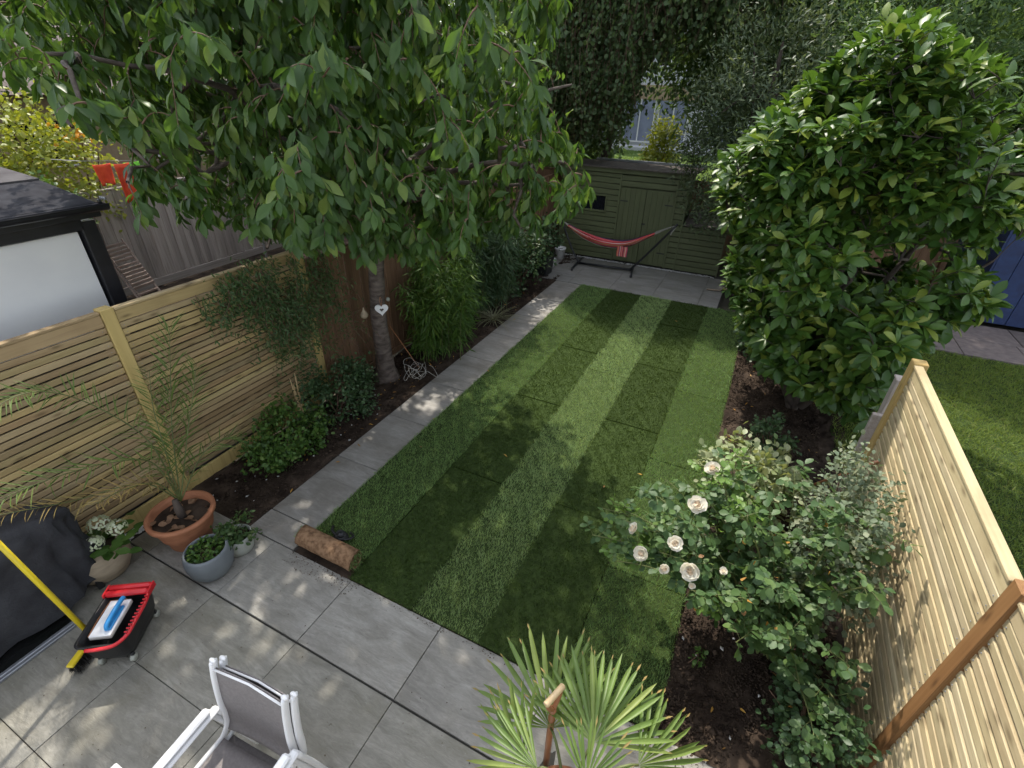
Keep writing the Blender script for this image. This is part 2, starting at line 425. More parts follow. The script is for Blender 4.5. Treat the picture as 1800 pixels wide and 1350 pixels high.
M['hydrangea'] = leafmat('pale_hydrangea', (.55, .62, .38), (.68, .72, .52), (.78, .79, .68), .3, .6, tcol=(.7, .8, .5))
M['grass_l'] = leafmat('turf_nap_light', (.235, .35, .14), (.275, .38, .155), (.35, .385, .175), .34, .55, .25, ovar=.09)  # light caught by the nap, painted into the blade colour
M['grass_d'] = leafmat('turf_nap_dark', (.038, .074, .014), (.050, .086, .017), (.080, .105, .026), .3, .6, .2, ovar=.10)  # shaded side of the nap, painted into the blade colour
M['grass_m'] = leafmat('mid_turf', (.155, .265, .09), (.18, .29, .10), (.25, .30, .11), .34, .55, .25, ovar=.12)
M['grass_n'] = leafmat('neighbour_grass', (.13, .20, .04), (.16, .23, .048), (.24, .23, .085), .3, .6, .2)
M['tuft'] = leafmat('pale_sedge', (.20, .21, .12), (.28, .27, .17), None, .2, .5)
# ================================================================== GROUND
def sheet(name, x0, x1, y0, y1, z, mat, kind='structure', nx=1, ny=1, amp=0.0, seed=1, label=None, parent=None):
    xs = np.linspace(x0, x1, nx+1); ys = np.linspace(y0, y1, ny+1)
    X, Y = np.meshgrid(xs, ys, indexing='ij')
    Z = np.full_like(X, z)
    if amp:
        r = np.random.default_rng(seed)
        for k in range(14):
            fx, fy = r.normal(0, 7, 2); Z += amp/6*np.sin(fx*X+fy*Y+r.uniform(0, 6.28))
        Z += r.normal(0, amp*.28, Z.shape)
    V = np.stack([X, Y, Z], -1).reshape(-1, 3)
    i, j = np.meshgrid(np.arange(nx), np.arange(ny), indexing='ij'); a = (i*(ny+1)+j).ravel()
    F = np.stack([a, a+ny+1, a+ny+2, a+1], 1)
    return O(name, mesh_of(name, V, F, bool(amp)), mat, parent, kind=kind, label=label)

sheet('ground', -120, 120, -60, 160, -0.10, M['ground'])

def bed_z(x, y): return 0.0
sheet('flower_bed', -1.50, -0.575, -0.0, 9.9, -0.005, M['soil'], nx=40, ny=300, amp=.022, seed=3)
sheet('flower_bed', 3.20, 4.62, -0.02, 9.9, -0.005, M['soil'], nx=56, ny=300, amp=.024, seed=4)
sheet('joint_bed', -1.52, 4.40, -7.0, 0.0, -0.016, M['grout'])
sheet('joint_bed', -0.60, 0.012, 0.0, 7.8, -0.016, M['grout'])
sheet('joint_bed', -1.55, 2.74, 7.77, 9.9, -0.016, M['grout'])
sheet('lawn_soil', -0.01, 3.24, 0.0, 7.79, -0.02, M['soil'], nx=60, ny=140, amp=.008, seed=5)

# ---- paving: every slab its own piece
def tile_mesh(w, d):
    return MB().box((0, 0, -0.010), (w, d, 0.02), .0022).me('tile')
patio = E('patio', kind='structure'); path = E('garden_path', kind='structure'); terrace = E('back_terrace', kind='structure')
def lay(parent, x0, x1, y0, y1, mat, gap=.005, name='tile'):
    w, d = x1-x0-gap, y1-y0-gap
    O(name, tile_mesh(w, d), mat, parent, loc=((x0+x1)/2, (y0+y1)/2, RS.uniform(-.0012, .0012)),
      rot=(RS.normal(0, .0008), RS.normal(0, .0008), RS.normal(0, .0006)))
TX = [-1.375, -1.12] + [-0.222+.9*i for i in range(6)]
TX = [t for t in TX if t < 4.3]+[4.36]
TY = [0.0, -0.600, -1.225, -1.84, -2.45, -3.06, -3.67]
for r in range(6):
    for c in range(len(TX)-1):
        y1, y0 = TY[r], TY[r+1]
        if r == 0: y0 += .004
        if r == 1: y1 -= .006
        lay(patio, TX[c], TX[c+1], y0, y1, M['tile'] if (r == 0 and TX[c] > -.3) or (r == 0 and c == 1) else M['tile_old'], .0042 if r else .006)
PY = [0.0] + [.273+.909*i for i in range(9)]
PY = [p for p in PY if p < 7.7]+[7.76]
for a, b in zip(PY[:-1], PY[1:]): lay(path, -.577, -.006, a+.004, b, M['tile_path'], .006)
BX = [-1.5, -1.2, -.32, .575, 1.465, 2.355, 2.72]
for a, b in zip(BX[:-1], BX[1:]):
    for y0, y1 in ((7.785, 8.39), (8.39, 9.0), (9.0, 9.62)): lay(terrace, a, b, y0, y1, M['tile_back'], .006)

# ---- lawn: turf rolls laid in five strips, staggered joints
lawn = E('lawn', kind='structure')
LX = [0.0, .652, 1.287, 1.885, 2.565, 3.222]
J1 = [0.0, 1.125, 2.762, 4.385, 6.02, 7.77]; J2 = [0.0, 1.615, 3.265, 4.905, 6.54, 7.77]
def grass_np(x0, x1, y0, y1, dens, z, h, w, lean, rs, jit=.55, edge=.0):
    n = int((x1-x0)*(y1-y0)*dens)
    x = rs.uniform(x0-edge, x1+edge, n); y = rs.uniform(y0-edge, y1+edge, n)
    # patchiness
    k = .75+.25*np.sin(x*17+1.3*np.sin(y*11))*np.sin(y*13+x*5)+.18*np.sin(x*41+y*29)
    hh = h*rs.uniform(.55, 1.15, n)*k
    a = rs.uniform(0, 2*np.pi, n); ww = w*rs.uniform(.7, 1.3, n)
    bx, by = np.cos(a)*ww/2, np.sin(a)*ww/2
    lx = rs.normal(0, jit, n)*hh; ly = rs.normal(0, jit, n)*hh+lean*hh
    z0 = np.full(n, z)
    P = np.stack([x, y, z0], 1); B = np.stack([bx, by, 0*bx], 1)
    L = np.stack([lx, ly, 0*lx], 1); H = np.stack([0*hh, 0*hh, hh], 1)
    mid = P+.35*L+.62*H; tip = P+L+.92*H
    V = np.stack([P-B, P+B, mid-B*.85, mid+B*.85, tip], 1).reshape(-1, 3)
    i = np.arange(n)[:, None]*5
    F = np.concatenate([i+np.array([0, 1, 3]), i+np.array([0, 3, 2]), i+np.array([2, 3, 4])], 0)
    return V, F
GM = [M['grass_m'], M['grass_d'], M['grass_l'], M['grass_d'], M['grass_m']]  # lighter and darker nap painted strip by strip, on top of the lean
LEAN = [.5, -.35, .65, -.35, .45]
for s in range(5):
    J = J1 if s % 2 == 0 else J2
    for k in range(len(J)-1):
        x0, x1, y0, y1 = LX[s]+RS.uniform(-.006, .006)*(s > 0), LX[s+1]+RS.uniform(-.006, .006), J[k], J[k+1]
        if s == 0 and k == 0: y0 = .22
        if s == 4 and k == 0: x1 += 0
        g = .003
        cx, cy = (x0+x1)/2, (y0+y1)/2; w, d = x1-x0-g, y1-y0-.011
        nx, ny = 10, 24
        mb = MB().box((0, 0, -.012), (w, d, .03), .006)
        dz = RS.uniform(-.005, .006)
        slab = O('turf_slab', mb.me('turf_slab'), M['turf_base'], lawn, loc=(cx, cy, .012+dz), rot=(0, 0, RS.normal(0, .003)))
        near = y0 < 3
        V, F = grass_np(-w/2, w/2, -d/2, d/2, 9500 if near else 6000, .0, .030, .0036 if near else .005, LEAN[s]*RS.uniform(.8, 1.2), RS, edge=.011)
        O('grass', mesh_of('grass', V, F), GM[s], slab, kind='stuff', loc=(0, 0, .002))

# ---- soil crumbs and bark in the beds
def crumbs(name, areas, n, s0, s1, mat, seed, z=0.0, flat=.6):
    r = np.random.default_rng(seed); Vs = []; Fs = []; b = 0
    oct_ = np.array([(1, 0, 0), (-1, 0, 0), (0, 1, 0), (0, -1, 0), (0, 0, 1), (0, 0, -1)], float)
    of = np.array([(0, 2, 4), (2, 1, 4), (1, 3, 4), (3, 0, 4), (2, 0, 5), (1, 2, 5), (3, 1, 5), (0, 3, 5)])
    tot = sum((a[1]-a[0])*(a[3]-a[2]) for a in areas)
    for a in areas:
        m = int(n*(a[1]-a[0])*(a[3]-a[2])/tot)
        P = np.stack([r.uniform(a[0], a[1], m), r.uniform(a[2], a[3], m), np.full(m, z)+r.uniform(-.004, .012, m)], 1)
        S = r.uniform(s0, s1, m)**1.0
        T = oct_[None]*(1+r.normal(0, .25, (m, 6, 1)))*S[:, None, None]*np.array([1, 1, flat])
        an = r.uniform(0, 6.28, m); c, s = np.cos(an), np.sin(an)
        T = np.stack([T[..., 0]*c[:, None]-T[..., 1]*s[:, None]*.7, T[..., 0]*s[:, None]+T[..., 1]*c[:, None]*.7, T[..., 2]], -1)
        Vs.append((T+P[:, None]).reshape(-1, 3)); Fs.append((of[None]+np.arange(m)[:, None, None]*6+b).reshape(-1, 3)); b += m*6
    return O(name, mesh_of(name, np.vstack(Vs), np.vstack(Fs)), mat, kind='stuff')
BED_L = (-1.48, -.59, .02, 7.6); BED_R = (3.24, 4.34, .0, 7.0)
crumbs('soil_crumbs', [BED_L, BED_R, (3.24, 4.3, 0, 1.8)], 34000, .003, .015, M['soil'], 21)
crumbs('soil_clods', [BED_L, BED_R, (3.24, 4.3, 0, 1.8)], 900, .014, .034, M['soil'], 28, .0, .55)
crumbs('bark_chips', [BED_L, BED_R, (3.24, 4.2, .0, 1.6)], 2600, .004, .012, M['soil_dry'], 22, flat=.35)
crumbs('soil_spill', [(-.05, 3.2, -.05, .012), (.0, .75, -.14, .0), (3.2, 4.3, -.1, .0)], 900, .002, .007, M['soil_dry'], 26, .002, .5)
crumbs('path_litter', [(-.6, -.52, .1, 7.5), (-.04, .0, .1, 7.5), (-1.0, 3.0, -2.5, .0)], 420, .002, .006, M['soil_dry'], 27, .003, .4)
crumbs('white_pebbles', [(-1.485, -1.38, -2.6, -.02)], 1500, .009, .019, M['pebble'], 23, .004)
crumbs('white_gravel', [(-1.45, 2.45, 9.63, 9.71)], 900, .010, .02, M['pebble'], 24, -.004)
crumbs('white_petals', [(-1.4, -.62, .05, 2.6), (3.26, 3.9, .05, 1.5)], 46, .008, .02, M['pebble'], 25, .02, .2)

# neighbours' ground
nb = sheet('neighbour_lawn', 4.47, 9.0, -1.0, 7.75, -.02, M['turf_base'], nx=20, ny=40, amp=.02, seed=8)
V, F = grass_np(4.5, 8.2, 1.5, 7.75, 4200, -.02, .055, .006, .1, RS, jit=.8)
O('neighbour_grass', mesh_of('neighbour_grass', V, F), M['grass_n'], kind='stuff')
npath = E('neighbour_path', kind='structure')
yy = 7.78
for r in range(2):
    xx = 4.6
    while xx < 9.6:
        w = RS.uniform(.75, 1.1)
        O('paving_slab', MB().box((0, 0, -.02), (w-.012, .78, .05), .006).me('paving_slab'), M['stone_path'], npath, loc=(xx+w/2, yy+.4+r*.8, -.005), rot=(RS.normal(0, .004), RS.normal(0, .004), 0))
        xx += w
sheet('neighbour_yard', -30, -1.72, -8, 14, -.03, M['soil'], nx=20, ny=20)

# ================================================================== FENCES
def slat_fence(name, label, xf, y_posts, z_top, pitch, slat_h, top_h, mat, pmat, board=True, side=1, end=None):
    """horizontal slats between posts; xf is the visible face, side=+1 faces +x"""
    t = E(name, (xf, y_posts[0], 0), label, 'fence')
    def part(nm, mb, m, loc, **k): return O(nm, mb.me(nm), m, t, loc=(loc[0]-xf, loc[1]-y_posts[0], loc[2]), **k)
    for a, b in zip(y_posts[:-1], y_posts[1:]):
        y0, y1 = a+.05, b-.05; L = y1-y0-.006
        z = z_top-top_h
        part('top_board', MB().box((0, 0, 0), (.024, L, top_h-.006), .003), mat, (xf-side*.012, (y0+y1)/2, z_top-top_h/2))
        part('cap_rail', MB().box((0, 0, 0), (.06, L, .022), .004), mat, (xf-side*.02, (y0+y1)/2, z_top+.012))
        me = MB().box((0, 0, 0), (.02, L, slat_h), .0035).me('slat')
        while z-slat_h > (.17 if board else .02):
            O('slat', me, mat, t, loc=(-side*(.010+RS.uniform(0, .003)), (y0+y1)/2-y_posts[0], z-slat_h/2-.006+RS.uniform(-.002, .002)), rot=(RS.normal(0, .0018), RS.normal(0, .02), RS.normal(0, .001)))
            z -= pitch
        for yb in (y0+.035, (y0+y1)/2, y1-.035):
            part('batten', MB().box((0, 0, 0), (.03, .045, z_top-.14), .003), mat, (xf-side*.042, yb, (z_top-.1)/2+.08))
        part('sun_block_sheet', MB().box((0, 0, 0), (.006, L, z_top-.20)), M['grout'], (xf-side*.064, (y0+y1)/2, (z_top-.20)/2+.06))  # added dark sheet, keeps sunlight out of the slat gaps
        sm = MB()
        for yb in (y0+.035, y1-.035):
            zz = z_top-top_h-.03
            while zz > .2: sm.box((xf+side*.0015-xf, yb-y_posts[0]+RS.normal(0, .003), zz), (.004, .007, .007), .002); zz -= pitch
        O('screw_heads', sm.me('screw_heads'), M['steel'], t, kind='stuff')
        if board: part('gravel_board', MB().box((0, 0, 0), (.03, L, .15), .004), pmat, (xf-side*.012, (y0+y1)/2, .085))
    for k, yp in enumerate(y_posts):
        part('post', MB().box((0, 0, 0), (.1, .098, z_top+.035), .005), pmat, (xf-side*.035, yp, (z_top+.035)/2))
    return t
slat_fence('slatted_fence', 'yellow-green horizontal slat fence behind the terracotta pot and covered barbecue', -1.50,
           [-3.9, -1.93, .035, 2.0], 1.965, .0618, .0485, .105, M['slat_left'], M['post_left'])
rf = slat_fence('slatted_fence', 'sunlit pale new horizontal slat fence along the rose bed', 4.38,
                [-3.3, -1.35, .34, 2.62], 1.775, .0667, .0500, .085, M['slat_right'], M['post_right'], board=False, side=-1)
# brown post standing in front of the pale fence
for o in list(rf.children):
    if o.name.split('.')[0] == 'post' and abs(o.location.y+(-3.3)-.34) < .01: bpy.data.objects.remove(o)
O('fence_post', MB().box((0, 0, 0), (.085, .095, 1.84), .006).me('fence_post'), M['brown_post'], None, 'brown stained upright post in front of the pale slat fence', 'post', loc=(4.405, .325, .92))
O('fence_post', MB().box((0, 0, 0), (.10, .10, 1.52), .006).box((0, 0, .768), (.115, .115, .02), .004).me('fence_post'), M['grey_board'], None, 'old grey post with flat cap behind the end of the pale fence', 'post', loc=(4.44, 2.86, .76))
O('fence_post', MB().box((0, 0, 0), (.09, .05, 1.22), .006).me('fence_post'), M['grey_wood_y'], None, 'short weathered pinkish grey post stub beside the pale fence end', 'post', loc=(4.36, 2.74, .61))
O('garden_cane', MB().tube([(4.02, 2.62, .28), (4.36, 2.25, 1.06)], [.017, .014], 7).me('garden_cane', True), M['redwood'], None, 'reddish brown stick leaning on the pale fence above the roses', 'stick')

def board_fence(name, label, A, B, z_top, bw, mat, rail_mat, gb=.12, lean=.0, face=(1, 0)):
    A = np.array(A, float); B = np.array(B, float); L = np.linalg.norm(B-A); u = (B-A)/L
    ang = math.atan2(u[1], u[0])-math.pi/2
    t = E(name, (A[0], A[1], 0), label, 'fence', rz=ang)   # local y runs along the fence, +x is the visible face
    n = int(L/bw); me = MB().box((0, 0, 0), (.016, bw*1.06, z_top-gb), .003).me('board')
    for k in range(n):
        O('board', me, mat, t, loc=(RS.uniform(-.002, .002)+(.008 if k % 2 else 0), (k+.5)*bw, gb+(z_top-gb)/2+RS.normal(0, .006)), rot=(0, 0, .10))
    O('gravel_board', MB().box((0, 0, 0), (.03, L, gb-.01), .003).me('gravel_board'), rail_mat, t, loc=(.02, L/2, gb/2))
    O('cap_rail', MB().box((0, 0, 0), (.05, L, .03), .004).me('cap_rail'), rail_mat, t, loc=(0, L/2, z_top+.02))
    for k in range(int(L/2.4)+1):
        O('post', MB().box((0, 0, 0), (.1, .1, z_top), .004).me('post'), rail_mat, t, loc=(-.07, min(L, k*2.4), z_top/2))
    return t
board_fence('board_fence', 'dark brown upright board fence behind the cherry trunk', (-1.55, 2.07), (-1.55, 10.4), 1.80, .125, M['brown_board'], M['brown_board'], .1)
board_fence('board_fence', 'weathered grey close-board fence at the far side of the neighbouring garden', (-7.3, -1.2), (-7.75, 12.0), 1.84, .105, M['grey_board'], M['grey_wood_y'], .16)
board_fence('board_fence', 'shaded brown board fence closing the far end behind the sheds', (6.6, 10.9), (-9.0, 10.9), 1.75, .14, M['brown_board'], M['brown_board'], .1)
board_fence('board_fence', 'brown board fence between the magnolia and the blue shed', (4.50, 10.8), (4.50, 5.6), 1.55, .125, M['brown_board'], M['brown_board'], .1)

# ================================================================== BUILDINGS
# green shed
SY = 9.72
shed = E('garden_shed', (0, SY, 0), 'olive green wooden shed with double doors and low side store', 'shed')
def sp(nm, mb, m, parent=None, loc=(0, 0, 0), **k): return O(nm, mb.me(nm), m, parent or shed, loc=loc, **k)
sp('wall', MB().box((.10, .60, 1.0), (2.8, 1.05, 1.98)), M['shed_door'])
sp('store_wall', MB().box((2.0, .60, .50), (.86, 1.05, 1.0)), M['shed_door'])
def ship(x0, x1, z0, z1, pitch=.122):
    z = z0; k = 0
    while z < z1-.02:
        h = min(pitch, z1-z)
        V = [(x0, -.006, z+.010), (x1, -.006, z+.010), (x1, -.022, z+.012), (x0, -.022, z+.012), (x0, -.022, z+h-.014), (x1, -.022, z+h-.014), (x0, -.004, z+h-.002), (x1, -.004, z+h-.002),
             (x0, .07, z+.010), (x1, .07, z+.010), (x0, .07, z+h-.002), (x1, .07, z+h-.002)]
        F = [(0, 1, 2, 3)[::-1], (3, 2, 5, 4), (4, 5, 7, 6), (6, 7, 11, 10), (8, 9, 1, 0), (0, 3, 4, 6, 10, 8), (1, 9, 11, 7, 5, 2)]
        O('cladding_board', mesh_of('cladding_board', V, F), M['shed'], shed)
        z += pitch
ship(-1.32, -.90, .03, 1.96); ship(-.90, -.20, .03, 1.10); ship(-.90, -.20, 1.50, 1.96); ship(-.20, .06, .03, 1.96)
ship(.06, 1.30, 1.70, 1.96); ship(1.33, 1.53, .03, 1.96); ship(1.56, 2.46, .03, 1.02)
sp('corner_trim', MB().box((1.545, -.018, .99), (.035, .05, 1.94), .004), M['shed'])
sp('corner_trim', MB().box((2.475, -.012, .51), (.03, .05, 1.0), .004), M['shed'])
sp('corner_trim', MB().box((.072, -.03, .99), (.04, .03, 1.92), .004), M['shed'])
sp('corner_trim', MB().box((1.312, -.03, .99), (.04, .03, 1.92), .004), M['shed'])
for x0, x1 in ((.095, .672), (.680, 1.290)):
    w = (x1-x0)/5
    d = sp('door', MB().box(((x0+x1)/2, -.006, .87), (x1-x0, .02, 1.62)), M['shed_door'])
    for k in range(5): sp('door_board', MB().box((x0+w*(k+.5), -.022, .87), (w-.005, .014, 1.62), .003), M['shed_door'], d)
    for zz in (.35, 1.4): sp('hinge', MB().box((x0+.10 if x0 < .5 else x1-.10, -.032, zz), (.17, .006, .025), .002), M['black'], d)
sp('latch', MB().box((.70, -.035, .95), (.08, .012, .03), .003), M['black'])
wn_ = sp('window', MB().box((-.55, -.012, 1.30), (.62, .02, .34)), M['glass'])
for bx in ((-.55, 1.475, .70, .04), (-.55, 1.125, .70, .04)): sp('frame', MB().box((bx[0], -.028, bx[1]), (bx[2], .03, bx[3]), .004), M['shed'], wn_)
for x in (-.88, -.55, -.22): sp('frame', MB().box((x, -.027, 1.30), (.035, .028, .31), .004), M['shed'], wn_)
sp('fascia', MB().box((.10, -.05, 2.02), (3.0, .03, .11), .004), M['shed'])
V = [(-1.42, -.12, 2.085), (1.64, -.12, 2.085), (1.64, 1.15, 2.06), (-1.42, 1.15, 2.06), (-1.42, -.12, 2.06), (1.64, -.12, 2.06), (1.64, 1.15, 2.03), (-1.42, 1.15, 2.03)]
rf_ = O('roof', mesh_of('roof', V, [(0, 1, 2, 3), (7, 6, 5, 4), (0, 4, 5, 1), (1, 5, 6, 2), (2, 6, 7, 3), (3, 7, 4, 0)]), M['felt'], shed)
sp('edge_strip', MB().box((.4, 1.15, 2.085), (2.6, .05, .05), .005), M['steel'], rf_)
V = [(1.57, -.06, 1.05), (2.52, -.06, 1.05), (2.52, 1.2, 1.22), (1.57, 1.2, 1.22), (1.57, -.06, 1.025), (2.52, -.06, 1.025), (2.52, 1.2, 1.19), (1.57, 1.2, 1.19)]
O('store_roof', mesh_of('store_roof', V, [(0, 1, 2, 3), (7, 6, 5, 4), (0, 4, 5, 1), (1, 5, 6, 2), (2, 6, 7, 3), (3, 7, 4, 0)]), M['felt'], shed)

# neighbour extension, white side wall in a black frame
ext = E('house_extension', (-2.2, .44, 0), 'flat white side wall in a black frame under a dark roof beyond the left fence', 'building')
def ep(nm, mb, m, parent=None): return O(nm, mb.me(nm), m, parent or ext)
ep('wall', MB().box((-.06, -3.1, 1.22), (.10, 6.06, 2.44)), M['white_render'])
ep('rear_wall', MB().box((-1.75, -.05, 1.25), (3.25, .08, 2.46)), M['black_frame'])
ep('corner_frame', MB().box((-.04, .01, 1.27), (.17, .12, 2.5), .006), M['black_frame'])
ep('head_frame', MB().box((.0, -3.08, 2.51), (.09, 6.1, .11), .006), M['black_frame'])
ep('fascia', MB().box((.10, -3.0, 2.60), (.05, 6.2, .09), .006), M['black_frame'])
ep('soffit', MB().box((.0, -3.0, 2.575), (.18, 6.18, .02)), M['black_frame'])
gutter = MB()
P = [(.17+.055*math.cos(a), 0, 2.66+.055*math.sin(a)) for a in np.linspace(math.pi, 2*math.pi, 9)]
V = [(p[0], y, p[2]) for y in (-6.1, .14) for p in P]; F = [(i, i+1, 9+i+1, 9+i) for i in range(8)]+[tuple(range(8, -1, -1)), tuple(range(9, 18))]
gutter.add(V, F); gutter.tube([(.115, -6.1, 2.662), (.115, .14, 2.662)], .007, 5).tube([(.225, -6.1, 2.662), (.225, .14, 2.662)], .007, 5)
ep('gutter', gutter, M['black_frame'])
lo = ep('lower_roof', MB().add([(.15, -6.1, 2.66), (.15, .10, 2.66), (-.60, .07, 2.785), (-.60, -6.1, 2.785), (.15, -6.1, 2.63), (.15, .10, 2.63), (-.60, .07, 2.75), (-.60, -6.1, 2.75)],
   [(0, 1, 2, 3), (7, 6, 5, 4), (0, 4, 5, 1), (1, 5, 6, 2), (2, 6, 7, 3), (3, 7, 4, 0)]), M['slate'])
ep('upper_roof', MB().add([(-.60, -6.1, 2.80), (-.60, .07, 2.80), (-3.4, .05, 3.02), (-3.4, -6.1, 3.02), (-.60, -6.1, 2.76), (-.60, .07, 2.76), (-3.4, .05, 2.9), (-3.4, -6.1, 2.9)],
   [(0, 1, 2, 3), (7, 6, 5, 4), (0, 4, 5, 1), (1, 5, 6, 2), (2, 6, 7, 3), (3, 7, 4, 0)]), M['lead'])
for k in range(3): ep('gutter_bracket', MB().box((.17, .10+.0*k, 2.69), (.02, .02, .02), .004).box((.13+.03*k, .14, 2.70), (.018, .018, .022), .004), M['steel'])

# blue shed on the right
bs = E('blue_shed', (6.95, 9.55, 0), 'deep blue painted shed beyond the magnolia on the right', 'shed')
O('wall', MB().box((2.2, 1.2, 1.15), (4.4, 2.3, 2.3)).me('wall'), M['blue_paint'], bs)
for k in range(15): O('board', MB().box((.145+.29*k, .02, 1.14), (.283, .035, 2.26), .004).me('board'), M['blue_paint'], bs)
for k in range(8): O('board', MB().box((-.015, .145+.29*k, 1.14), (.035, .283, 2.26), .004).me('board'), M['blue_paint'], bs)
O('roof', MB().box((2.2, 1.2, 2.36), (4.7, 2.7, .08), .01).me('roof'), M['felt'], bs)

# far house seen through the trees
fh = E('far_house', (-3, 29, 0), 'pale house with blue-grey glass doors seen through the gap above the shed', 'house')
O('wall', MB().box((0, 3, 3.4), (16, 6, 6.8)).me('wall'), M['house'], fh)
O('brick_band', MB().box((0, -.04, 3.35), (16, .06, .7)).me('brick_band'), M['house_brick'], fh)
for k, x in enumerate((-6.2, -3.2, -1.25, .55, 3.2, 6.0)):
    w = O('window', MB().box((x, -.03, 2.0), (1.55, .05, 2.1)).me('window'), M['blind'], fh)
    O('pane', MB().box((x-.38, -.07, 2.0), (.70, .03, 1.96)).me('pane'), M['blind'], w)
    O('pane', MB().box((x+.38, -.07, 2.0), (.70, .03, 1.96)).me('pane'), M['blind'], w)
    O('frame', MB().box((x, -.09, 2.0), (.06, .05, 2.1)).box((x-.79, -.09, 2.0), (.06, .05, 2.1)).box((x+.79, -.09, 2.0), (.06, .05, 2.1)).box((x, -.09, .97), (1.7, .06, .07)).me('frame'), M['white'], w)
for k, x in enumerate((-6.2, -3.2, 0, 3.2, 6.0)):
    w = O('window', MB().box((x, -.03, 5.2), (1.3, .05, 1.3)).me('window'), M['glass'], fh)
    O('frame', MB().box((x, -.06, 5.2), (.06, .05, 1.3)).box((x, -.06, 4.53), (1.4, .06, .07)).box((x, -.06, 5.87), (1.4, .06, .07)).me('frame'), M['white'], w)
O('roof', mesh_of('roof', [(-8.6, -.6, 6.7), (8.6, -.6, 6.7), (8.6, 3, 9.6), (-8.6, 3, 9.6), (8.6, 6.6, 6.7), (-8.6, 6.6, 6.7)], [(0, 1, 2, 3), (3, 2, 4, 5), (0, 3, 5), (1, 4, 2), (0, 5, 4, 1)]), M['roof_tile'], fh)
sheet('far_lawn', -16, 14, 11.2, 28.2, .55, M['turf_base'], nx=10, ny=10)
O('far_step', MB().box((-3, 28.5, .62), (16, .9, .3), .02).me('far_step'), M['house'], kind='structure')
V, F = grass_np(-9, 3, 15, 28.2, 420, .55, .10, .03, .0, RS, jit=.8)
O('far_grass', mesh_of('far_grass', V, F), M['grass_m'], kind='stuff')
# houses beyond the left-hand garden
fb = E('neighbour_house', (-19, 6, 0), 'brown tiled roof of a house far beyond the golden shrub', 'house')
O('wall', MB().box((0, 0, 1.6), (7, 12, 3.2)).me('wall'), M['house_brick'], fb)
rfh = O('roof', mesh_of('roof', [(4.0, -6.5, 3.1), (4.0, 6.5, 3.1), (0, 6.5, 6.4), (0, -6.5, 6.4), (-4, -6.5, 3.1), (-4, 6.5, 3.1)], [(0, 1, 2, 3), (3, 2, 5, 4), (0, 3, 4), (1, 5, 2), (0, 4, 5, 1)]), M['roof_tile'], fb)
O('chimney', MB().box((.2, -2, 6.7), (.6, .9, 1.4), .02).me('chimney'), M['house_brick'], rfh)
for y in (-3.5, 0, 3.5):
    w = O('window', MB().box((3.52, y, 1.9), (.06, 1.2, 1.1)).me('window'), M['glass'], fb)
    O('frame', MB().box((3.56, y, 1.9), (.05, .06, 1.1)).box((3.56, y, 1.32), (.06, 1.3, .06)).me('frame'), M['white'], w)
# ================================================================== FOLIAGE TOOLS
def leaf_t(rows, width=.5, fold=.25, curl=.25, stalk=0.0):
    V = [(0, stalk*0, 0)]; F = []
    for t, w in rows:
        y = stalk+t*(1-stalk); z = -curl*y*y
        V += [(-w*width/2, y, z+fold*w*width/2), (0, y, z), (w*width/2, y, z+fold*w*width/2)]
    V.append((0, 1.0, -curl)); n = len(rows)
    F += [(0, 2, 1), (0, 3, 2)]
    for i in range(n-1):
        a = 1+3*i; b = a+3
        F += [(a, a+1, b+1), (a, b+1, b), (a+1, a+2, b+2), (a+1, b+2, b+1)]
    a = 1+3*(n-1); t = len(V)-1
    F += [(a, a+1, t), (a+1, a+2, t)]
    return np.array(V, float), np.array(F, int)
T_CHERRY = leaf_t([(.16, .35), (.38, .92), (.62, 1.0), (.84, .55)], .37, .35, .28, .14)
T_MAG = leaf_t([(.15, .35), (.45, .85), (.7, 1.0), (.88, .6)], .41, .32, .34, .05)
T_ROUND = leaf_t([(.18, .6), (.5, 1.0), (.8, .7)], .72, .18, .15, .05)
T_NARROW = leaf_t([(.2, .8), (.55, 1.0)], .12, .2, .5)
T_OLIVE = leaf_t([(.3, .9), (.65, 1.0)], .26, .2, .2)
T_FAR = leaf_t([(.5, 1.0)], .62, .25, .3)
T_PETAL = leaf_t([(.3, .8), (.7, 1.15), (.92, .9)], .9, .35, -.45)

def leaves_np(T, P, D, N, S):
    V, F = T; P = np.asarray(P, float); D = nrm(D); S = np.asarray(S, float)
    N = np.asarray(N, float); N = nrm(N-D*np.sum(N*D, 1, keepdims=True)); X = np.cross(D, N)
    W = P[:, None]+S[:, None, None]*(V[None, :, 0:1]*X[:, None]+V[None, :, 1:2]*D[:, None]+V[None, :, 2:3]*N[:, None])
    Fs = (F[None]+(np.arange(len(P))*len(V))[:, None, None]).reshape(-1, 3)
    return W.reshape(-1, 3), Fs

def mat4(p, d, n, s):
    d = nrm(d); n = np.asarray(n, float); n = nrm(n-d*(n @ d)); x = np.cross(d, n)
    return Matrix(((x[0]*s, d[0]*s, n[0]*s, p[0]), (x[1]*s, d[1]*s, n[1]*s, p[1]), (x[2]*s, d[2]*s, n[2]*s, p[2]), (0, 0, 0, 1)))

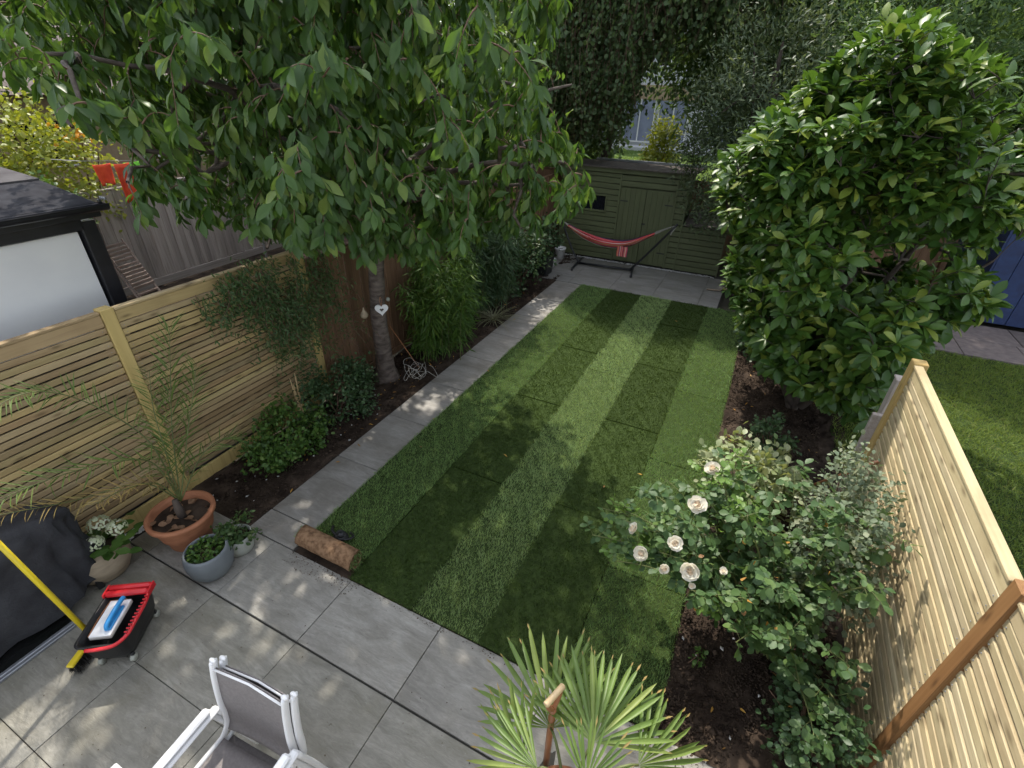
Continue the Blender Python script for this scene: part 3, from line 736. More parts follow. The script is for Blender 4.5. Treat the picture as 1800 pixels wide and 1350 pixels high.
def foliage(parent, T, P, D, N, S, mat, singles=0, name='foliage', leafname='leaf'):
    """bulk leaves as one part; the `singles` that show largest from the garden window as leaves of their own"""
    P = np.asarray(P); D = np.asarray(D); N = np.asarray(N); S = np.asarray(S)
    keep = np.ones(len(P), bool)
    org = np.array(parent.location)
    if singles:
        x, y, d = pj(P)
        ok = (d > .3) & (x > 0) & (x < 1800) & (y > 0) & (y < 1350)
        size = np.where(ok, S/np.maximum(d, .1), -1)
        best = np.argsort(-size)[:singles]; best = best[size[best] > 0]
        keep[best] = False
    V, F = leaves_np(T, P[keep]-org, D[keep], N[keep], S[keep])
    crown = O(name, mesh_of(name, V, F, True), mat, parent, kind='stuff')
    if singles:
        me = mesh_of(leafname, T[0], T[1], True); me.materials.append(mat)
        for i in best: O(leafname, me, None, parent, M=mat4(P[i]-org, D[i], N[i], S[i]))
    return crown

def tubes_mesh(name, tubes, parent, mat, smooth=True):
    V = []; F = []; org = np.array(parent.location)
    for P, R, n in tubes:
        v, f = tube_np(np.asarray(P)-org, R, n, False); b = len(V); V += v; F += [tuple(i+b for i in q) for q in f]
    return O(name, mesh_of(name, V, F, smooth), mat, parent)

def rand_unit(n, r): return nrm(r.normal(0, 1, (n, 3)))

def ell_pts(n, c, rad, r, inner=.35, clump=0, cs=.25):
    u = rand_unit(n, r)*(inner**3+(1-inner**3)*r.random((n, 1)))**(1/3)
    if clump:
        k = rand_unit(clump, r)*(inner**3+(1-inner**3)*r.random((clump, 1)))**(1/3)
        u = k[r.integers(0, clump, n)]+r.normal(0, cs, (n, 3))
    return np.asarray(c)+u*np.asarray(rad)

def sprays(tips, nodes, r, per, spacing, size, droop, out_c, up=.8, side=.9, fwd=.45, sag=.05, maxlen=.9, rad=.006, rosette=0):
    """a twig from the nearest branch point to every tip, leaves set alternately along its outer part"""
    nodes = np.asarray(nodes); tw = []; P = []; D = []; N = []; S = []
    if len(tips):
        dn_ = np.array([np.min(np.sum((nodes-t)**2, 1)) for t in tips]); tips = tips[np.argsort(dn_)]
    buf = np.zeros((len(nodes)+3*len(tips), 3)); nb_ = len(nodes); buf[:nb_] = nodes
    for t in tips:
        d2 = np.sum((buf[:nb_]-t)**2, 1); a = buf[np.argmin(d2+np.where(d2 < .02, 9, 0))]
        v = t-a; L = np.linalg.norm(v)
        if L > maxlen: a = t-v/L*maxlen; L = maxlen
        mid = (a+t)/2+np.array([0, 0, L*.12])+r.normal(0, .04*L, 3)
        end = t-np.array([0, 0, sag])
        pts = bez(a, mid, end, 6); buf[nb_:nb_+3] = pts[1:6:2]*.98+a*.02; nb_ += 3; tw.append((pts, np.linspace(rad, rad*.35, 6), 4))
        T = nrm(end-mid); B = nrm(np.cross(T, [0, 0, 1.])+1e-6); ph = r.uniform(0, 6.28)
        for k in range(per):
            if k < rosette:
                p = end-T*r.uniform(0, .03); ang = ph+k*2.4
                Bn = nrm(np.cross(T, B)); rad_d = math.cos(ang)*B+math.sin(ang)*Bn
                d = fwd*T+side*rad_d
            else:
                s = (k-rosette)*spacing+r.uniform(0, spacing*.6)
                p = end-T*min(s, L*.8); sg = 1 if k % 2 else -1
                Bn = nrm(np.cross(T, B)); ang = r.normal(0, .8)
                d = fwd*T+side*sg*(math.cos(ang)*B+math.sin(ang)*Bn)
            d = nrm(d+np.array([0, 0, -droop*r.uniform(.5, 1.3)])+r.normal(0, .18, 3))
            P.append(p); D.append(d); S.append(size*r.uniform(.6, 1.15))
            o = nrm(p-out_c)
            N.append(np.array([0, 0, up])+.45*o+r.normal(0, .35, 3))
    return tw, np.array(P), np.array(D), np.array(N), np.array(S)

# ================================================================== CHERRY TREE
r = np.random.default_rng(5)
ch = E('cherry_tree', (-1.16, 2.78, 0), 'large leafy cherry tree with drooping leaves over the left bed', 'tree')
trunk = [(-1.17, 2.80, -.08), (-1.17, 2.79, .06), (-1.165, 2.78, .25), (-1.15, 2.765, .6), (-1.14, 2.75, 1.0), (-1.09, 2.75, 1.5), (-1.06, 2.75, 1.85), (-1.09, 2.75, 2.5), (-1.05, 2.72, 3.3), (-.95, 2.65, 4.4), (-.9, 2.6, 5.4)]
tr_r = [.21, .165, .125, .108, .10, .096, .098, .08, .062, .04, .015]
tp = smoothpath(trunk, 4); trr = np.interp(np.linspace(0, 1, len(tp)), np.linspace(0, 1, len(tr_r)), tr_r)
trr = trr*(1+.04*np.sin(np.arange(len(tp))*1.7))
tubes_mesh('trunk', [(tp, trr, 14)], ch, M['bark'])
limbs = []
def limb(a, b, rise, r0=.042, n=12):
    a = np.array(a, float); b = np.array(b, float); mid = (a+b)/2+np.array([0, 0, rise])
    p = bez(a, mid, b, n); p[1:-1] += r.normal(0, .04, (n-2, 3)); limbs.append((p, np.linspace(r0, .012, n), 7)); return p
ends = [(1.45, 2.35, 3.05), (.85, 4.0, 3.6), (-.05, .75, 3.55), (-1.35, .25, 3.7), (-3.0, 1.7, 3.6), (-1.6, 4.6, 3.9), (.75, 1.3, 4.5), (-2.6, 3.6, 4.6), (.5, 3.1, 5.2), (-1.2, 1.2, 5.2), (.55, 1.75, 3.0), (-2.4, .9, 4.4), (-.4, 1.6, 2.75), (.95, 3.0, 2.7), (-1.7, 1.35, 2.85), (-.5, 3.7, 2.6), (-1.4, .7, 2.95), (-1.0, 1.15, 2.55), (-2.1, .95, 3.1), (-.2, 2.1, 2.45)]
zs = [2.1, 2.4, 2.3, 2.6, 2.3, 2.5, 3.0, 2.9, 3.3, 3.4, 1.95, 2.7, 2.0, 1.95, 2.2, 2.2, 2.1, 1.95, 2.2, 1.95]
for e, z in zip(ends, zs):
    k = np.argmin(abs(tp[:, 2]-z)); p = limb(tp[k], e, .55 if z < 3 else .3)
    for q in range(3):
        j = r.integers(4, 11); dvec = nrm(r.normal(0, 1, 3)*np.array([1, 1, .35])); limb(p[j], p[j]+dvec*r.uniform(.5, .95)+np.array([0, 0, .05]), .12, .02, 7)
nodes = np.vstack([q[0] for q in limbs])
tubes_mesh('limbs', limbs, ch, M['bark'])
CH_POLY = [(-900, -900), (1010, -900), (1000, 0), (975, 60), (950, 120), (975, 200), (1015, 240), (1045, 285), (1035, 330), (1000, 365), (960, 350), (930, 400), (880, 375), (845, 430), (790, 405), (745, 440), (690, 415), (640, 440), (600, 405), (540, 425), (480, 390), (430, 410), (390, 365), (330, 385), (280, 345), (235, 360), (215, 300), (240, 250), (150, 185), (120, 215), (60, 115), (0, 125), (-60, 140), (-900, 150)]
tips = np.vstack([ell_pts(2700, (-.75, 2.35, 3.6), (2.6, 2.4, 1.75), r, .35, 95, .13), ell_pts(900, (-.75, 2.35, 3.7), (2.6, 2.45, 1.9), r, .7), ell_pts(250, (-2.2, 4.0, 3.7), (1.7, 1.7, 1.5), r, .4, 14, .2), ell_pts(150, (-1.3, 1.0, 2.85), (.95, .75, .45), r, .1), ell_pts(420, (-1.2, 1.9, 4.3), (1.7, 1.3, 1.0), r, .1)])
x, y, d = pj(tips)
thin = (x < 440) & (y > 235) & (r.random(len(tips)) < .6)
tips = tips[in_poly(x, y, CH_POLY) & (d > 2.4) & ~thin]
dn = np.min(np.linalg.norm(tips[:, None]-nodes[None], axis=2), 1)
tips = tips[dn < 1.25]
print('cherry tips', len(tips))
if len(tips) > 3100: tips = tips[r.permutation(len(tips))[:3100]]
tw, P, D, N, S = sprays(tips, nodes, r, 12, .045, .152, 1.0, np.array([-.8, 2.4, 3.6]), sag=.10, rosette=5, fwd=.5)
tubes_mesh('twigs', tw, ch, M['twig'])
foliage(ch, T_CHERRY, P, D, N, S, M['cherry'], 300)

# ================================================================== MAGNOLIA
r = np.random.default_rng(6)
mg = E('magnolia_tree', (4.05, 4.75, 0), 'broad glossy evergreen magnolia overhanging the lawn on the right', 'tree')
limbs = []
stems = [((4.05, 4.75, -.05), (3.9, 4.7, 3.3)), ((4.1, 4.8, 0), (4.7, 4.4, 3.1)), ((4.0, 4.7, 0), (3.2, 4.6, 2.6)), ((4.05, 4.7, 0), (3.9, 3.8, 2.4)), ((4.1, 4.85, 0), (4.2, 5.6, 3.0)), ((4.1, 4.7, .1), (5.2, 4.6, 2.2)), ((4.0, 4.65, .1), (3.4, 4.1, 1.4)), ((4.1, 4.6, .1), (4.6, 3.9, 1.3)), ((4.0, 4.8, .1), (3.1, 5.3, 1.5))]
for a, b in stems:
    p = limb(a, b, .15, .05, 12)
    for q in range(3):
        j = r.integers(3, 11); limb(p[j], p[j]+nrm(r.normal(0, 1, 3)*np.array([1, 1, .3]))*r.uniform(.4, .8)+np.array([0, 0, .15]), .1, .018, 6)
nodes = np.vstack([q[0] for q in limbs]); nodes = nodes[nodes[:, 2] > .25]
tubes_mesh('trunk', limbs, mg, M['darkbark'])
MG_POLY = [(1505, 85), (1540, 50), (1590, 35), (1650, 60), (1690, 120), (1850, 150), (1850, 400), (1745, 420), (1705, 470), (1740, 545), (1650, 585), (1585, 640), (1530, 750), (1470, 720), (1350, 655), (1300, 560), (1275, 480), (1305, 425), (1265, 380), (1258, 320), (1320, 240), (1385, 185), (1455, 130), (1505, 95)]
tips = np.vstack([ell_pts(3000, (4.1, 4.65, 2.15), (1.85, 1.35, 2.1), r, .62, 80, .09), ell_pts(420, (4.1, 4.6, 1.6), (1.7, 1.3, 1.5), r, .5), ell_pts(650, (4.25, 4.25, 1.0), (1.35, 1.0, .85), r, .5)])
x, y, d = pj(tips); tips = tips[in_poly(x, y, MG_POLY) & (tips[:, 2] > .2)]
tw, P, D, N, S = sprays(tips, nodes, r, 10, .05, .172, .05, np.array([4.1, 4.7, 1.6]), up=.9, sag=-.04, rosette=7, fwd=.55, maxlen=.8, rad=.007)
D = nrm(D+np.array([0, 0, .25]))
tubes_mesh('twigs', tw, mg, M['darkbark'])
foliage(mg, T_MAG, P, D, N, S, M['magnolia'], 300)
print('cherry/magnolia done')

# ================================================================== OTHER TREES
def far_tree(name, label, base, h, c, rad, mat, n, size, seed, T=T_FAR, clump=60, cs=.2, inner=.4, droop=.2, group=None, poly=None, trunk_r=.16, singles=0, bark='darkbark'):
    r = np.random.default_rng(seed)
    t = E(name, base, label, 'tree', group)
    b = np.array(base, float); c = np.array(c, float)
    tubes = []
    top = c+np.array([0, 0, rad[2]*.5])
    p = bez(b, (b+c)/2+r.normal(0, .15, 3), top, 10); tubes.append((p, np.linspace(trunk_r, .03, 10), 8))
    for k in range(9):
        j = r.integers(3, 9); e = c+rand_unit(1, r)[0]*np.array(rad)*.8
        tubes.append((bez(p[j], (p[j]+e)/2+np.array([0, 0, .3]), e, 7), np.linspace(trunk_r*.35, .012, 7), 5))
    tubes_mesh('trunk', tubes, t, M[bark])
    P = ell_pts(n, c, rad, r, inner, clump, cs)
    if poly is not None:
        x, y, d = pj(P); P = P[~in_poly(x, y, poly)]
    P = P[P[:, 2] > .1]
    o = nrm((P-c)/np.array(rad)); m = len(P)
    D = nrm(o*.5+r.normal(0, .7, (m, 3))+np.array([0, 0, -droop])); N = np.array([0, 0, .6])+o*.7+r.normal(0, .45, (m, 3))
    foliage(t, T, P, D, N, size*r.uniform(.6, 1.25, m), mat, singles, 'crown')
    return t
GAP = [(1122, 205), (1158, 185), (1180, 235), (1172, 293), (1100, 290), (1108, 250)]
# weeping ivy-clad tree at the back left
def weeping(name, label, base, c, rad, seed, mat, n=260, poly=None, size=.07, slen=(.8, 1.9)):
    r = np.random.default_rng(seed); t = E(name, base, label, 'tree'); b = np.array(base, float); c = np.array(c, float)
    tubes = []; p = bez(b, (b+c)/2+np.array([.1, 0, .3]), c+np.array([0, 0, rad[2]*.4]), 10); tubes.append((p, np.linspace(.14, .03, 10), 8))
    P = []; D = []; S = []; tw = []
    for k in range(n):
        s = c+rand_unit(1, r)[0]*np.array(rad)*r.uniform(.4, 1.0); s[2] = max(s[2], c[2]-.4*rad[2])
        L = r.uniform(*slen); q = bez(s, s+np.array([r.normal(0, .2), r.normal(0, .2), -.3*L]), s+np.array([r.normal(0, .25), r.normal(0, .25), -L]), 7)
        if poly is not None:
            x, y, d = pj(q); 
            if in_poly(x, y, poly).any(): continue
        tw.append((q, np.linspace(.006, .002, 7), 3))
        for u in np.linspace(.02, 1, int(L/.042)):
            i = min(5, int(u*6)); pt = q[i]+(q[i+1]-q[i])*(u*6-i)
            P.append(pt+r.normal(0, .05, 3)); D.append(nrm(np.array([r.normal(0, .7), r.normal(0, .7), -.8]))); S.append(size*r.uniform(.6, 1.3))
    for k in range(8):
        e = c+rand_unit(1, r)[0]*np.array(rad)*.8; j = r.integers(3, 9); tubes.append((bez(p[j], (p[j]+e)/2+np.array([0, 0, .4]), e, 7), np.linspace(.05, .01, 7), 5))
    tubes_mesh('trunk', tubes, t, M['darkbark']); tubes_mesh('twigs', tw, t, M['twig'])
    P = np.array(P); D = np.array(D); m = len(P)
    foliage(t, T_ROUND, P, D, np.array([0, -.4, .4])+r.normal(0, .5, (m, 3)), np.array(S), mat, 0, 'crown')
weeping('weeping_tree', 'dark small-leaved tree with hanging branches left of the shed roof', (-1.75, 10.4, 0), (-1.15, 10.1, 5.1), (1.65, 1.15, 2.7), 31, M['ivy'], 1150, GAP, .085, (.7, 1.8))
weeping('weeping_tree', 'dark tree with long trailing branches behind the shed, highest above the gap', (-1.7, 12.3, 0), (.5, 10.8, 6.3), (2.3, 1.3, 1.8), 32, M['ivy'], 950, GAP, .10, (.6, 1.5))
far_tree('ash_tree', 'feathery dark green tree above the olive tree and shed', (3.0, 13.6, 0), 8, (2.2, 13.2, 5.3), (2.6, 1.5, 2.6), M['ash'], 26000, .20, 33, T_OLIVE, 120, .16, .2, .5, poly=GAP)
far_tree('olive_tree', 'grey-green olive tree between the shed and the magnolia', (2.95, 8.9, 0), 5, (2.65, 8.8, 2.95), (1.25, .9, 1.85), M['olive'], 21000, .095, 34, T_OLIVE, 150, .11, .35, -.25, bark='darkbark')
far_tree('evergreen_tree', 'dark leafy tree rising directly behind the top of the magnolia', (4.8, 9.6, 0), 5, (4.7, 9.3, 4.2), (1.6, 1.2, 1.7), M['ash'], 18000, .12, 35, T_OLIVE, 150, .11, .35, -.25)
far_tree('evergreen_tree', 'dark evergreen tree in the top corner beyond the blue shed', (8.6, 13.2, 0), 8, (8.2, 12.8, 4.6), (2.6, 1.6, 3.4), M['farleaf'], 12000, .16, 36, T_FAR, 90, .15, .35)
far_tree('evergreen_tree', 'dark bushy tree behind the magnolia and olive', (5.6, 12.4, 0), 8, (5.6, 12.4, 4.4), (2.2, 1.4, 3.4), M['ash'], 12000, .16, 37, T_FAR, 90, .15, .35)
far_tree('evergreen_tree', 'shaded green tree beyond the blue shed at the right edge', (11.5, 10.6, 0), 8, (11.0, 10.4, 4.0), (2.4, 2.2, 3.4), M['farleaf'], 10000, .16, 38, T_FAR, 80, .15, .35)
far_tree('bushy_tree', 'mid green bushy tree behind the cherry, nearest the back fence corner', (-3.8, 12.4, 0), 7, (-3.2, 12.0, 4.6), (2.4, 1.5, 3.8), M['farleaf'], 17000, .15, 39, T_FAR, 90, .15, .35)
far_tree('bushy_tree', 'bushy green tree in the middle of the neighbouring garden behind the cherry', (-4.0, 7.2, 0), 6, (-3.5, 6.9, 3.7), (1.7, 1.9, 2.2), M['farleaf'], 14000, .13, 40, T_FAR, 80, .16, .35)
far_tree('bushy_tree', 'dark tree beyond the grey fence behind the cherry crown', (-10.2, 9.4, 0), 7, (-10.0, 9.2, 4.0), (2.2, 3.0, 3.0), M['farleaf'], 11000, .17, 41, T_FAR, 80, .16, .35)
far_tree('bushy_tree', 'dark tree at the top left edge above the brown roof', (-12.5, 3.8, 0), 7, (-12.3, 3.4, 5.2), (2.0, 3.0, 1.9), M['farleaf'], 9000, .17, 42, T_FAR, 80, .16, .35)
k = 0
for bx, by, hh, lb in ((-16, 22, 11, 'tall distant tree on the skyline, first from the cherry side'), (-10.5, 24, 11, 'tall distant tree on the skyline, second from the cherry side'), (-14, 15, 8.5, 'rounded distant tree beyond the neighbouring gardens'), (-5.2, 18.5, 9, 'tall shaded tree to the side of the pale far house'),
                   (4.6, 19, 10, 'tall shaded tree just right of the pale far house'), (9.5, 20, 11, 'tall distant tree on the skyline above the magnolia'), (15, 17, 11, 'tall distant tree at the far right of the skyline'), (1.0, 36, 16, 'broad distant tree standing behind the pale far house')):
    far_tree('distant_tree', lb, (bx, by, 0), hh, (bx, by, hh*.58), (3.4 if by < 30 else 7, 1.8, hh*.48), M['farleaf'] if k % 2 else M['ash'], 9000, .26, 50+k, T_FAR, 70, .16, .35, group='trees on the skyline', trunk_r=.25, poly=GAP)
    k += 1

# golden shrub in the neighbour's garden
def bush(name, label, base, c, rad, mat, n, size, seed, T=T_ROUND, cat='shrub', clump=40, cs=.2, inner=.45, droop=.0, stem=M['twig'], singles=0, stems=14, zmin=.03, poly=None, group=None, sr=.006):
    r = np.random.default_rng(seed); t = E(name, base, label, cat, group); b = np.array(base, float); c = np.array(c, float)
    P = ell_pts(n, c, rad, r, inner, clump, cs); P = P[P[:, 2] > zmin]
    if poly is not None:
        x, y, d = pj(P); P = P[in_poly(x, y, poly)]
    tb = []
    for k in range(stems):
        e = P[r.integers(0, len(P))]; tb.append((bez(b+r.normal(0, .03, 3)*np.array([1, 1, 0]), (b+e)/2+np.array([0, 0, .1*np.linalg.norm(e-b)]), e, 6), np.linspace(sr*1.6, sr*.5, 6), 4))
    tubes_mesh('stems', tb, t, stem)
    m = len(P); o = nrm((P-c)/np.array(rad))
    D = nrm(o*.7+r.normal(0, .6, (m, 3))+np.array([0, 0, -droop])); N = np.array([0, 0, .7])+o*.5+r.normal(0, .4, (m, 3))
    foliage(t, T, P, D, N, size*r.uniform(.6, 1.25, m), mat, singles)
    return t
gs = bush('golden_shrub', 'yellow-green shrub with orange flowers behind the grey fence at the left edge', (-8.1, 3.0, 0), (-8.2, 2.75, 2.1), (.9, 1.15, 1.0), M['yellowshrub'], 5000, .09, 61, clump=60, sr=.02)
rr = np.random.default_rng(62); fp = np.array([-7.75, 3.35, 2.75])+rr.normal(0, 1, (60, 3))*np.array([.15, .22, .16])
V, F = leaves_np(T_ROUND, fp-np.array(gs.location), rand_unit(60, rr), rand_unit(60, rr), np.full(60, .085)); O('flowers', mesh_of('flowers', V, F), M['orange_flower'], gs, kind='stuff')
bush('hedge_shrub', 'low green shrub under the washing line in the neighbouring garden', (-6.9, 1.9, 0), (-6.9, 2.05, 1.65), (.4, .45, .5), M['box'], 2500, .08, 63, sr=.015)
bush('hedge_shrub', 'yellow and orange shrub at the foot of the far garden, seen over the shed', (-.3, 15.4, .55), (-.2, 15.2, 1.75), (.55, .5, .95), M['yellowshrub'], 2600, .10, 64, sr=.015)
# ================================================================== BED PLANTS
# bamboo clump
def bamboo(name, label, base, rad, h, n, seed, mat):
    r = np.random.default_rng(seed); t = E(name, base, label, 'bamboo'); b = np.array(base)
    P = []; D = []; S = []; tb = []
    for k in range(n):
        a = b+np.array([r.normal(0, rad[0]*.4), r.normal(0, rad[1]*.4), 0]); H = h*r.uniform(.55, 1.05)
        out = np.array([r.normal(.12, .30), r.normal(-.05, .30), 0])*H*.6
        q = bez(a, a+np.array([0, 0, H*.75]), a+out+np.array([0, 0, H]), 9); tb.append((q, np.linspace(.006, .002, 9), 4))
        for u in np.linspace(.12, 1, int(H*62)):
            i = min(7, int(u*8)); p = q[i]+(q[i+1]-q[i])*(u*8-i)
            for w in range(2):
                d = nrm(np.array([r.normal(0, 1), r.normal(0, 1), r.normal(-.35, .35)])); P.append(p+d*r.uniform(.0, .12)); D.append(d); S.append(.125*r.uniform(.6, 1.3))
    tubes_mesh('canes', tb, t, M['greenstem']); P = np.array(P); m = len(P)
    foliage(t, T_NARROW, P, D, np.array([.1, -.2, .8])+r.normal(0, .4, (m, 3)), np.array(S), mat, 0)
bamboo('bamboo_clump', 'bright green bamboo clump leaning over the path beside the cherry trunk', (-.98, 3.95, 0), (.42, .75), 1.45, 95, 71, M['bamboo'])
bamboo('bamboo_clump', 'taller bamboo clump behind, in the shade towards the shed', (-1.15, 5.6, 0), (.35, .9), 1.75, 60, 72, M['darkshrub'])
bush('bed_shrub', 'dark shrub in the deep shade at the end of the left bed', (-1.1, 7.0, 0), (-1.05, 6.9, .75), (.42, 1.0, .75), M['darkshrub'], 3200, .07, 73)
def tuft(name, label, base, n, L, seed, mat, w=.09):
    r = np.random.default_rng(seed); t = E(name, base, label, 'grass tuft'); P = []; D = []; S = []
    T = leaf_t([(.25, 1.0), (.5, .9), (.75, .6)], .035, .2, .9)
    for k in range(n):
        a = r.uniform(0, 6.28); d = nrm(np.array([math.cos(a), math.sin(a), r.uniform(.5, 2.2)])); P.append(np.array(base)+r.normal(0, .025, 3)*np.array([1, 1, 0])); D.append(d); S.append(L*r.uniform(.5, 1.15))
    foliage(t, T, P, D, np.tile(np.array([0, 0, 1.]), (n, 1)), S, mat, 0, 'blades')
tuft('sedge_tuft', 'pale arching sedge tuft at the edge of the path in the shade', (-.78, 5.25, 0), 90, .42, 74, M['tuft'])
bush('bed_shrub', 'bushy light green small-leaved shrub at the foot of the slat fence', (-1.10, .95, 0), (-1.08, .98, .26), (.33, .50, .34), M['box'], 3600, .042, 75, clump=80, cs=.13, singles=60)
bush('bed_shrub', 'darker small shrub between the light green shrub and the cherry', (-1.12, 1.75, 0), (-1.08, 1.78, .32), (.34, .52, .42), M['darkshrub'], 3400, .042, 76, clump=60, cs=.14)
# dead stump with split top
st = MB(); r = np.random.default_rng(77)
for k in range(4):
    x, y = -1.22+r.normal(0, .012), 1.33+r.normal(0, .015); st.tube([(x, y, 0), (x-.01, y+.01, .3), (x+r.normal(0, .015), y+r.normal(0, .02), .62+r.uniform(0, .2))], [.02, .014, .003], 5)
O('dead_stem', st.me('dead_stem'), M['chipwood'], None, 'splintered pale dead stem standing in the left bed', 'stump')
# climber on the slat fence
cl = E('climbing_jasmine', (-1.42, 1.6, 0), 'dark trailing climber spilling over the end of the slat fence', 'climber')
r = np.random.default_rng(78); P = []; D = []; S = []; tb = []
for k in range(85):
    y0 = r.uniform(.75, 2.25); z0 = r.uniform(1.45, 2.12)
    if y0 < 1.1: z0 = r.uniform(1.7, 2.0)
    L = r.uniform(.25, .95)*(1.0 if y0 > 1.15 else .5)
    q = bez((-1.46+r.uniform(-.03, .12), y0, z0), (-1.36+r.uniform(0, .14), y0+r.normal(0, .14), z0+.02-.3*L), (-1.42+r.uniform(0, .2), y0+r.normal(0, .22), z0-L), 8)
    tb.append((q, np.linspace(.004, .0018, 8), 3))
    for u in np.linspace(0, 1, int(L*52)+4):
        i = min(6, int(u*7)); p = q[i]+(q[i+1]-q[i])*(u*7-i)
        for w in range(2): P.append(p+r.normal(0, .03, 3)); D.append(nrm(np.array([.5, 0, -.5])+r.normal(0, .6, 3))); S.append(.05*r.uniform(.6, 1.3))
for k in range(16):  # wisps beyond
    y0 = r.uniform(1.9, 2.5); q = bez((-1.4, y0, r.uniform(.5, 1.7)), (-1.25, y0+.15, 1.2), (-1.15+r.normal(0, .1), y0+r.uniform(.1, .5), r.uniform(.2, 1.2)), 8); tb.append((q, .003, 3))
    for u in np.linspace(.1, 1, 14):
        i = min(6, int(u*7)); P.append(q[i]+r.normal(0, .012, 3)); D.append(nrm(r.normal(0, 1, 3))); S.append(.035*r.uniform(.6, 1.3))
tubes_mesh('stems', tb, cl, M['twig']); P = np.array(P)
P[:, 0] = np.maximum(P[:, 0], -1.475)
foliage(cl, T_OLIVE, P, D, np.array([.6, -.3, .6])+r.normal(0, .4, (len(P), 3)), np.array(S), M['jasmine'], 0)
# tangle of cord
r = np.random.default_rng(79); mb = MB()
for k in range(7):
    c = np.array([-.80+r.normal(0, .09), 3.02+r.normal(0, .12), .05+r.uniform(0, .14)]); a = r.uniform(0, 6.28, 1)[0]
    pts = [c+np.array([math.cos(a+t)*.11*r.uniform(.5, 1.3), math.sin(a+t)*.13*r.uniform(.5, 1.3), .07*math.sin(2*t+a)]) for t in np.linspace(0, 6.0, 9)]
    mb.tube(smoothpath(pts, 4), .0032, 4)
O('dry_stem_tangle', mb.me('dry_stem_tangle', True), M['cord'], None, 'tangle of pale dry stems on the soil beside the cherry trunk', 'tangle')
O('thin_stick', MB().tube([(-.95, 3.25, 0), (-1.15, 2.95, .75)], .006, 5).me('thin_stick'), M['redwood'], None, 'thin cane leaning beside the cherry trunk', 'stick')

# ================================================================== ROSE BED
r = np.random.default_rng(81)
def rose_bush(name, label, base, tips, seed, mat, size=.052, singles=0, young=None, per=7, gap=.07):
    r = np.random.default_rng(seed); t = E(name, base, label, 'shrub'); b = np.array(base, float); tb = []; P = []; D = []; N = []; S = []
    for e in tips:
        e = np.array(e); L = np.linalg.norm(e-b); mid = (b+e)/2+np.array([0, 0, .28*L]); q = bez(b+r.normal(0, .04, 3)*np.array([1, 1, 0]), mid, e, 12)
        tb.append((q, np.linspace(.009, .003, 12), 5))
        for u in np.arange(.30, 1.0, gap/L*.75):
            i = min(10, int(u*11)); p = q[i]+(q[i+1]-q[i])*(u*11-i); T = nrm(q[i+1]-q[i])
            d = nrm(r.normal(0, 1, 3)*np.array([1, 1, .5])+.3*T+np.array([0, 0, .15])); sd = nrm(np.cross(d, [0, 0, 1.])+1e-6)
            ln = r.uniform(.07, .12); tb.append(([p, p+d*ln*.6, p+d*ln], [.002, .0018, .0012], 3))
            nn = np.array([0, 0, 1.0])+r.normal(0, .35, 3)+.3*d
            for f, sgn in ((.45, 1), (.45, -1), (.8, 1), (.8, -1), (1.0, 0)):
                P.append(p+d*ln*f); D.append(nrm((d*.5+sd*sgn*.9) if sgn else d)+r.normal(0, .12, 3)-np.array([0, 0, .15])); N.append(nn+r.normal(0, .2, 3)); S.append(size*r.uniform(.65, 1.25))
    tubes_mesh('stems', tb, t, M['greenstem'])
    foliage(t, T_ROUND, P, D, N, S, mat, singles); return t
base = (3.85, .95, 0)
tips = [(2.55, .72, 1.0), (2.75, .95, 1.15), (2.95, .62, .95), (3.1, 1.1, 1.15), (3.15, 1.5, 1.2), (2.7, .5, .85), (3.2, .5, .85), (3.35, .85, 1.3), (3.45, 1.25, 1.35), (3.6, .55, 1.15), (3.7, 1.6, 1.2), (3.5, .3, .8), (3.75, .3, .95), (4.05, .6, 1.3), (4.1, 1.2, 1.35), (3.9, .9, 1.5), (4.15, .85, 1.05), (3.3, .75, .7), (3.9, .35, .6), (4.1, .45, .8), (3.3, 1.75, 1.0), (2.85, 1.3, 1.0), (3.7, .8, .9), (4.0, 1.5, 1.1),
        (3.0, .85, 1.1), (2.62, .88, .95), (3.55, .95, 1.2), (3.25, 1.3, 1.1), (4.2, 1.0, 1.4), (3.8, 1.2, 1.3), (3.45, .45, 1.0), (4.15, .3, .55), (4.0, .15, .5), (3.6, .65, .75), (2.5, .6, .9), (2.9, .75, 1.0), (2.75, 1.15, .9), (3.05, 1.35, 1.0)]
rb = rose_bush('rose_bush', 'sprawling rose bush with cream flowers in front of the pale fence', base, tips, 82, M['rose'], .062, 300)
rose_bush('rose_bush', 'bright young rose shoots among the darker rose leaves', (3.55, 1.15, 0), [(3.05, 1.35, 1.22), (3.2, 1.2, 1.3), (3.35, 1.45, 1.25), (3.4, 1.05, 1.25), (2.5, .8, .98), (2.62, .6, .85), (3.3, .55, .75), (3.42, .5, .7), (3.25, 1.6, 1.2)], 83, M['rose_young'], .05, 60)
def ray_at(px, py, z):
    dd = ((px-900)/FPX)*RIGHT-((py-675)/FPX)*UP+FWD; tt = (z-CAM[2])/dd[2]; return CAM+tt*dd
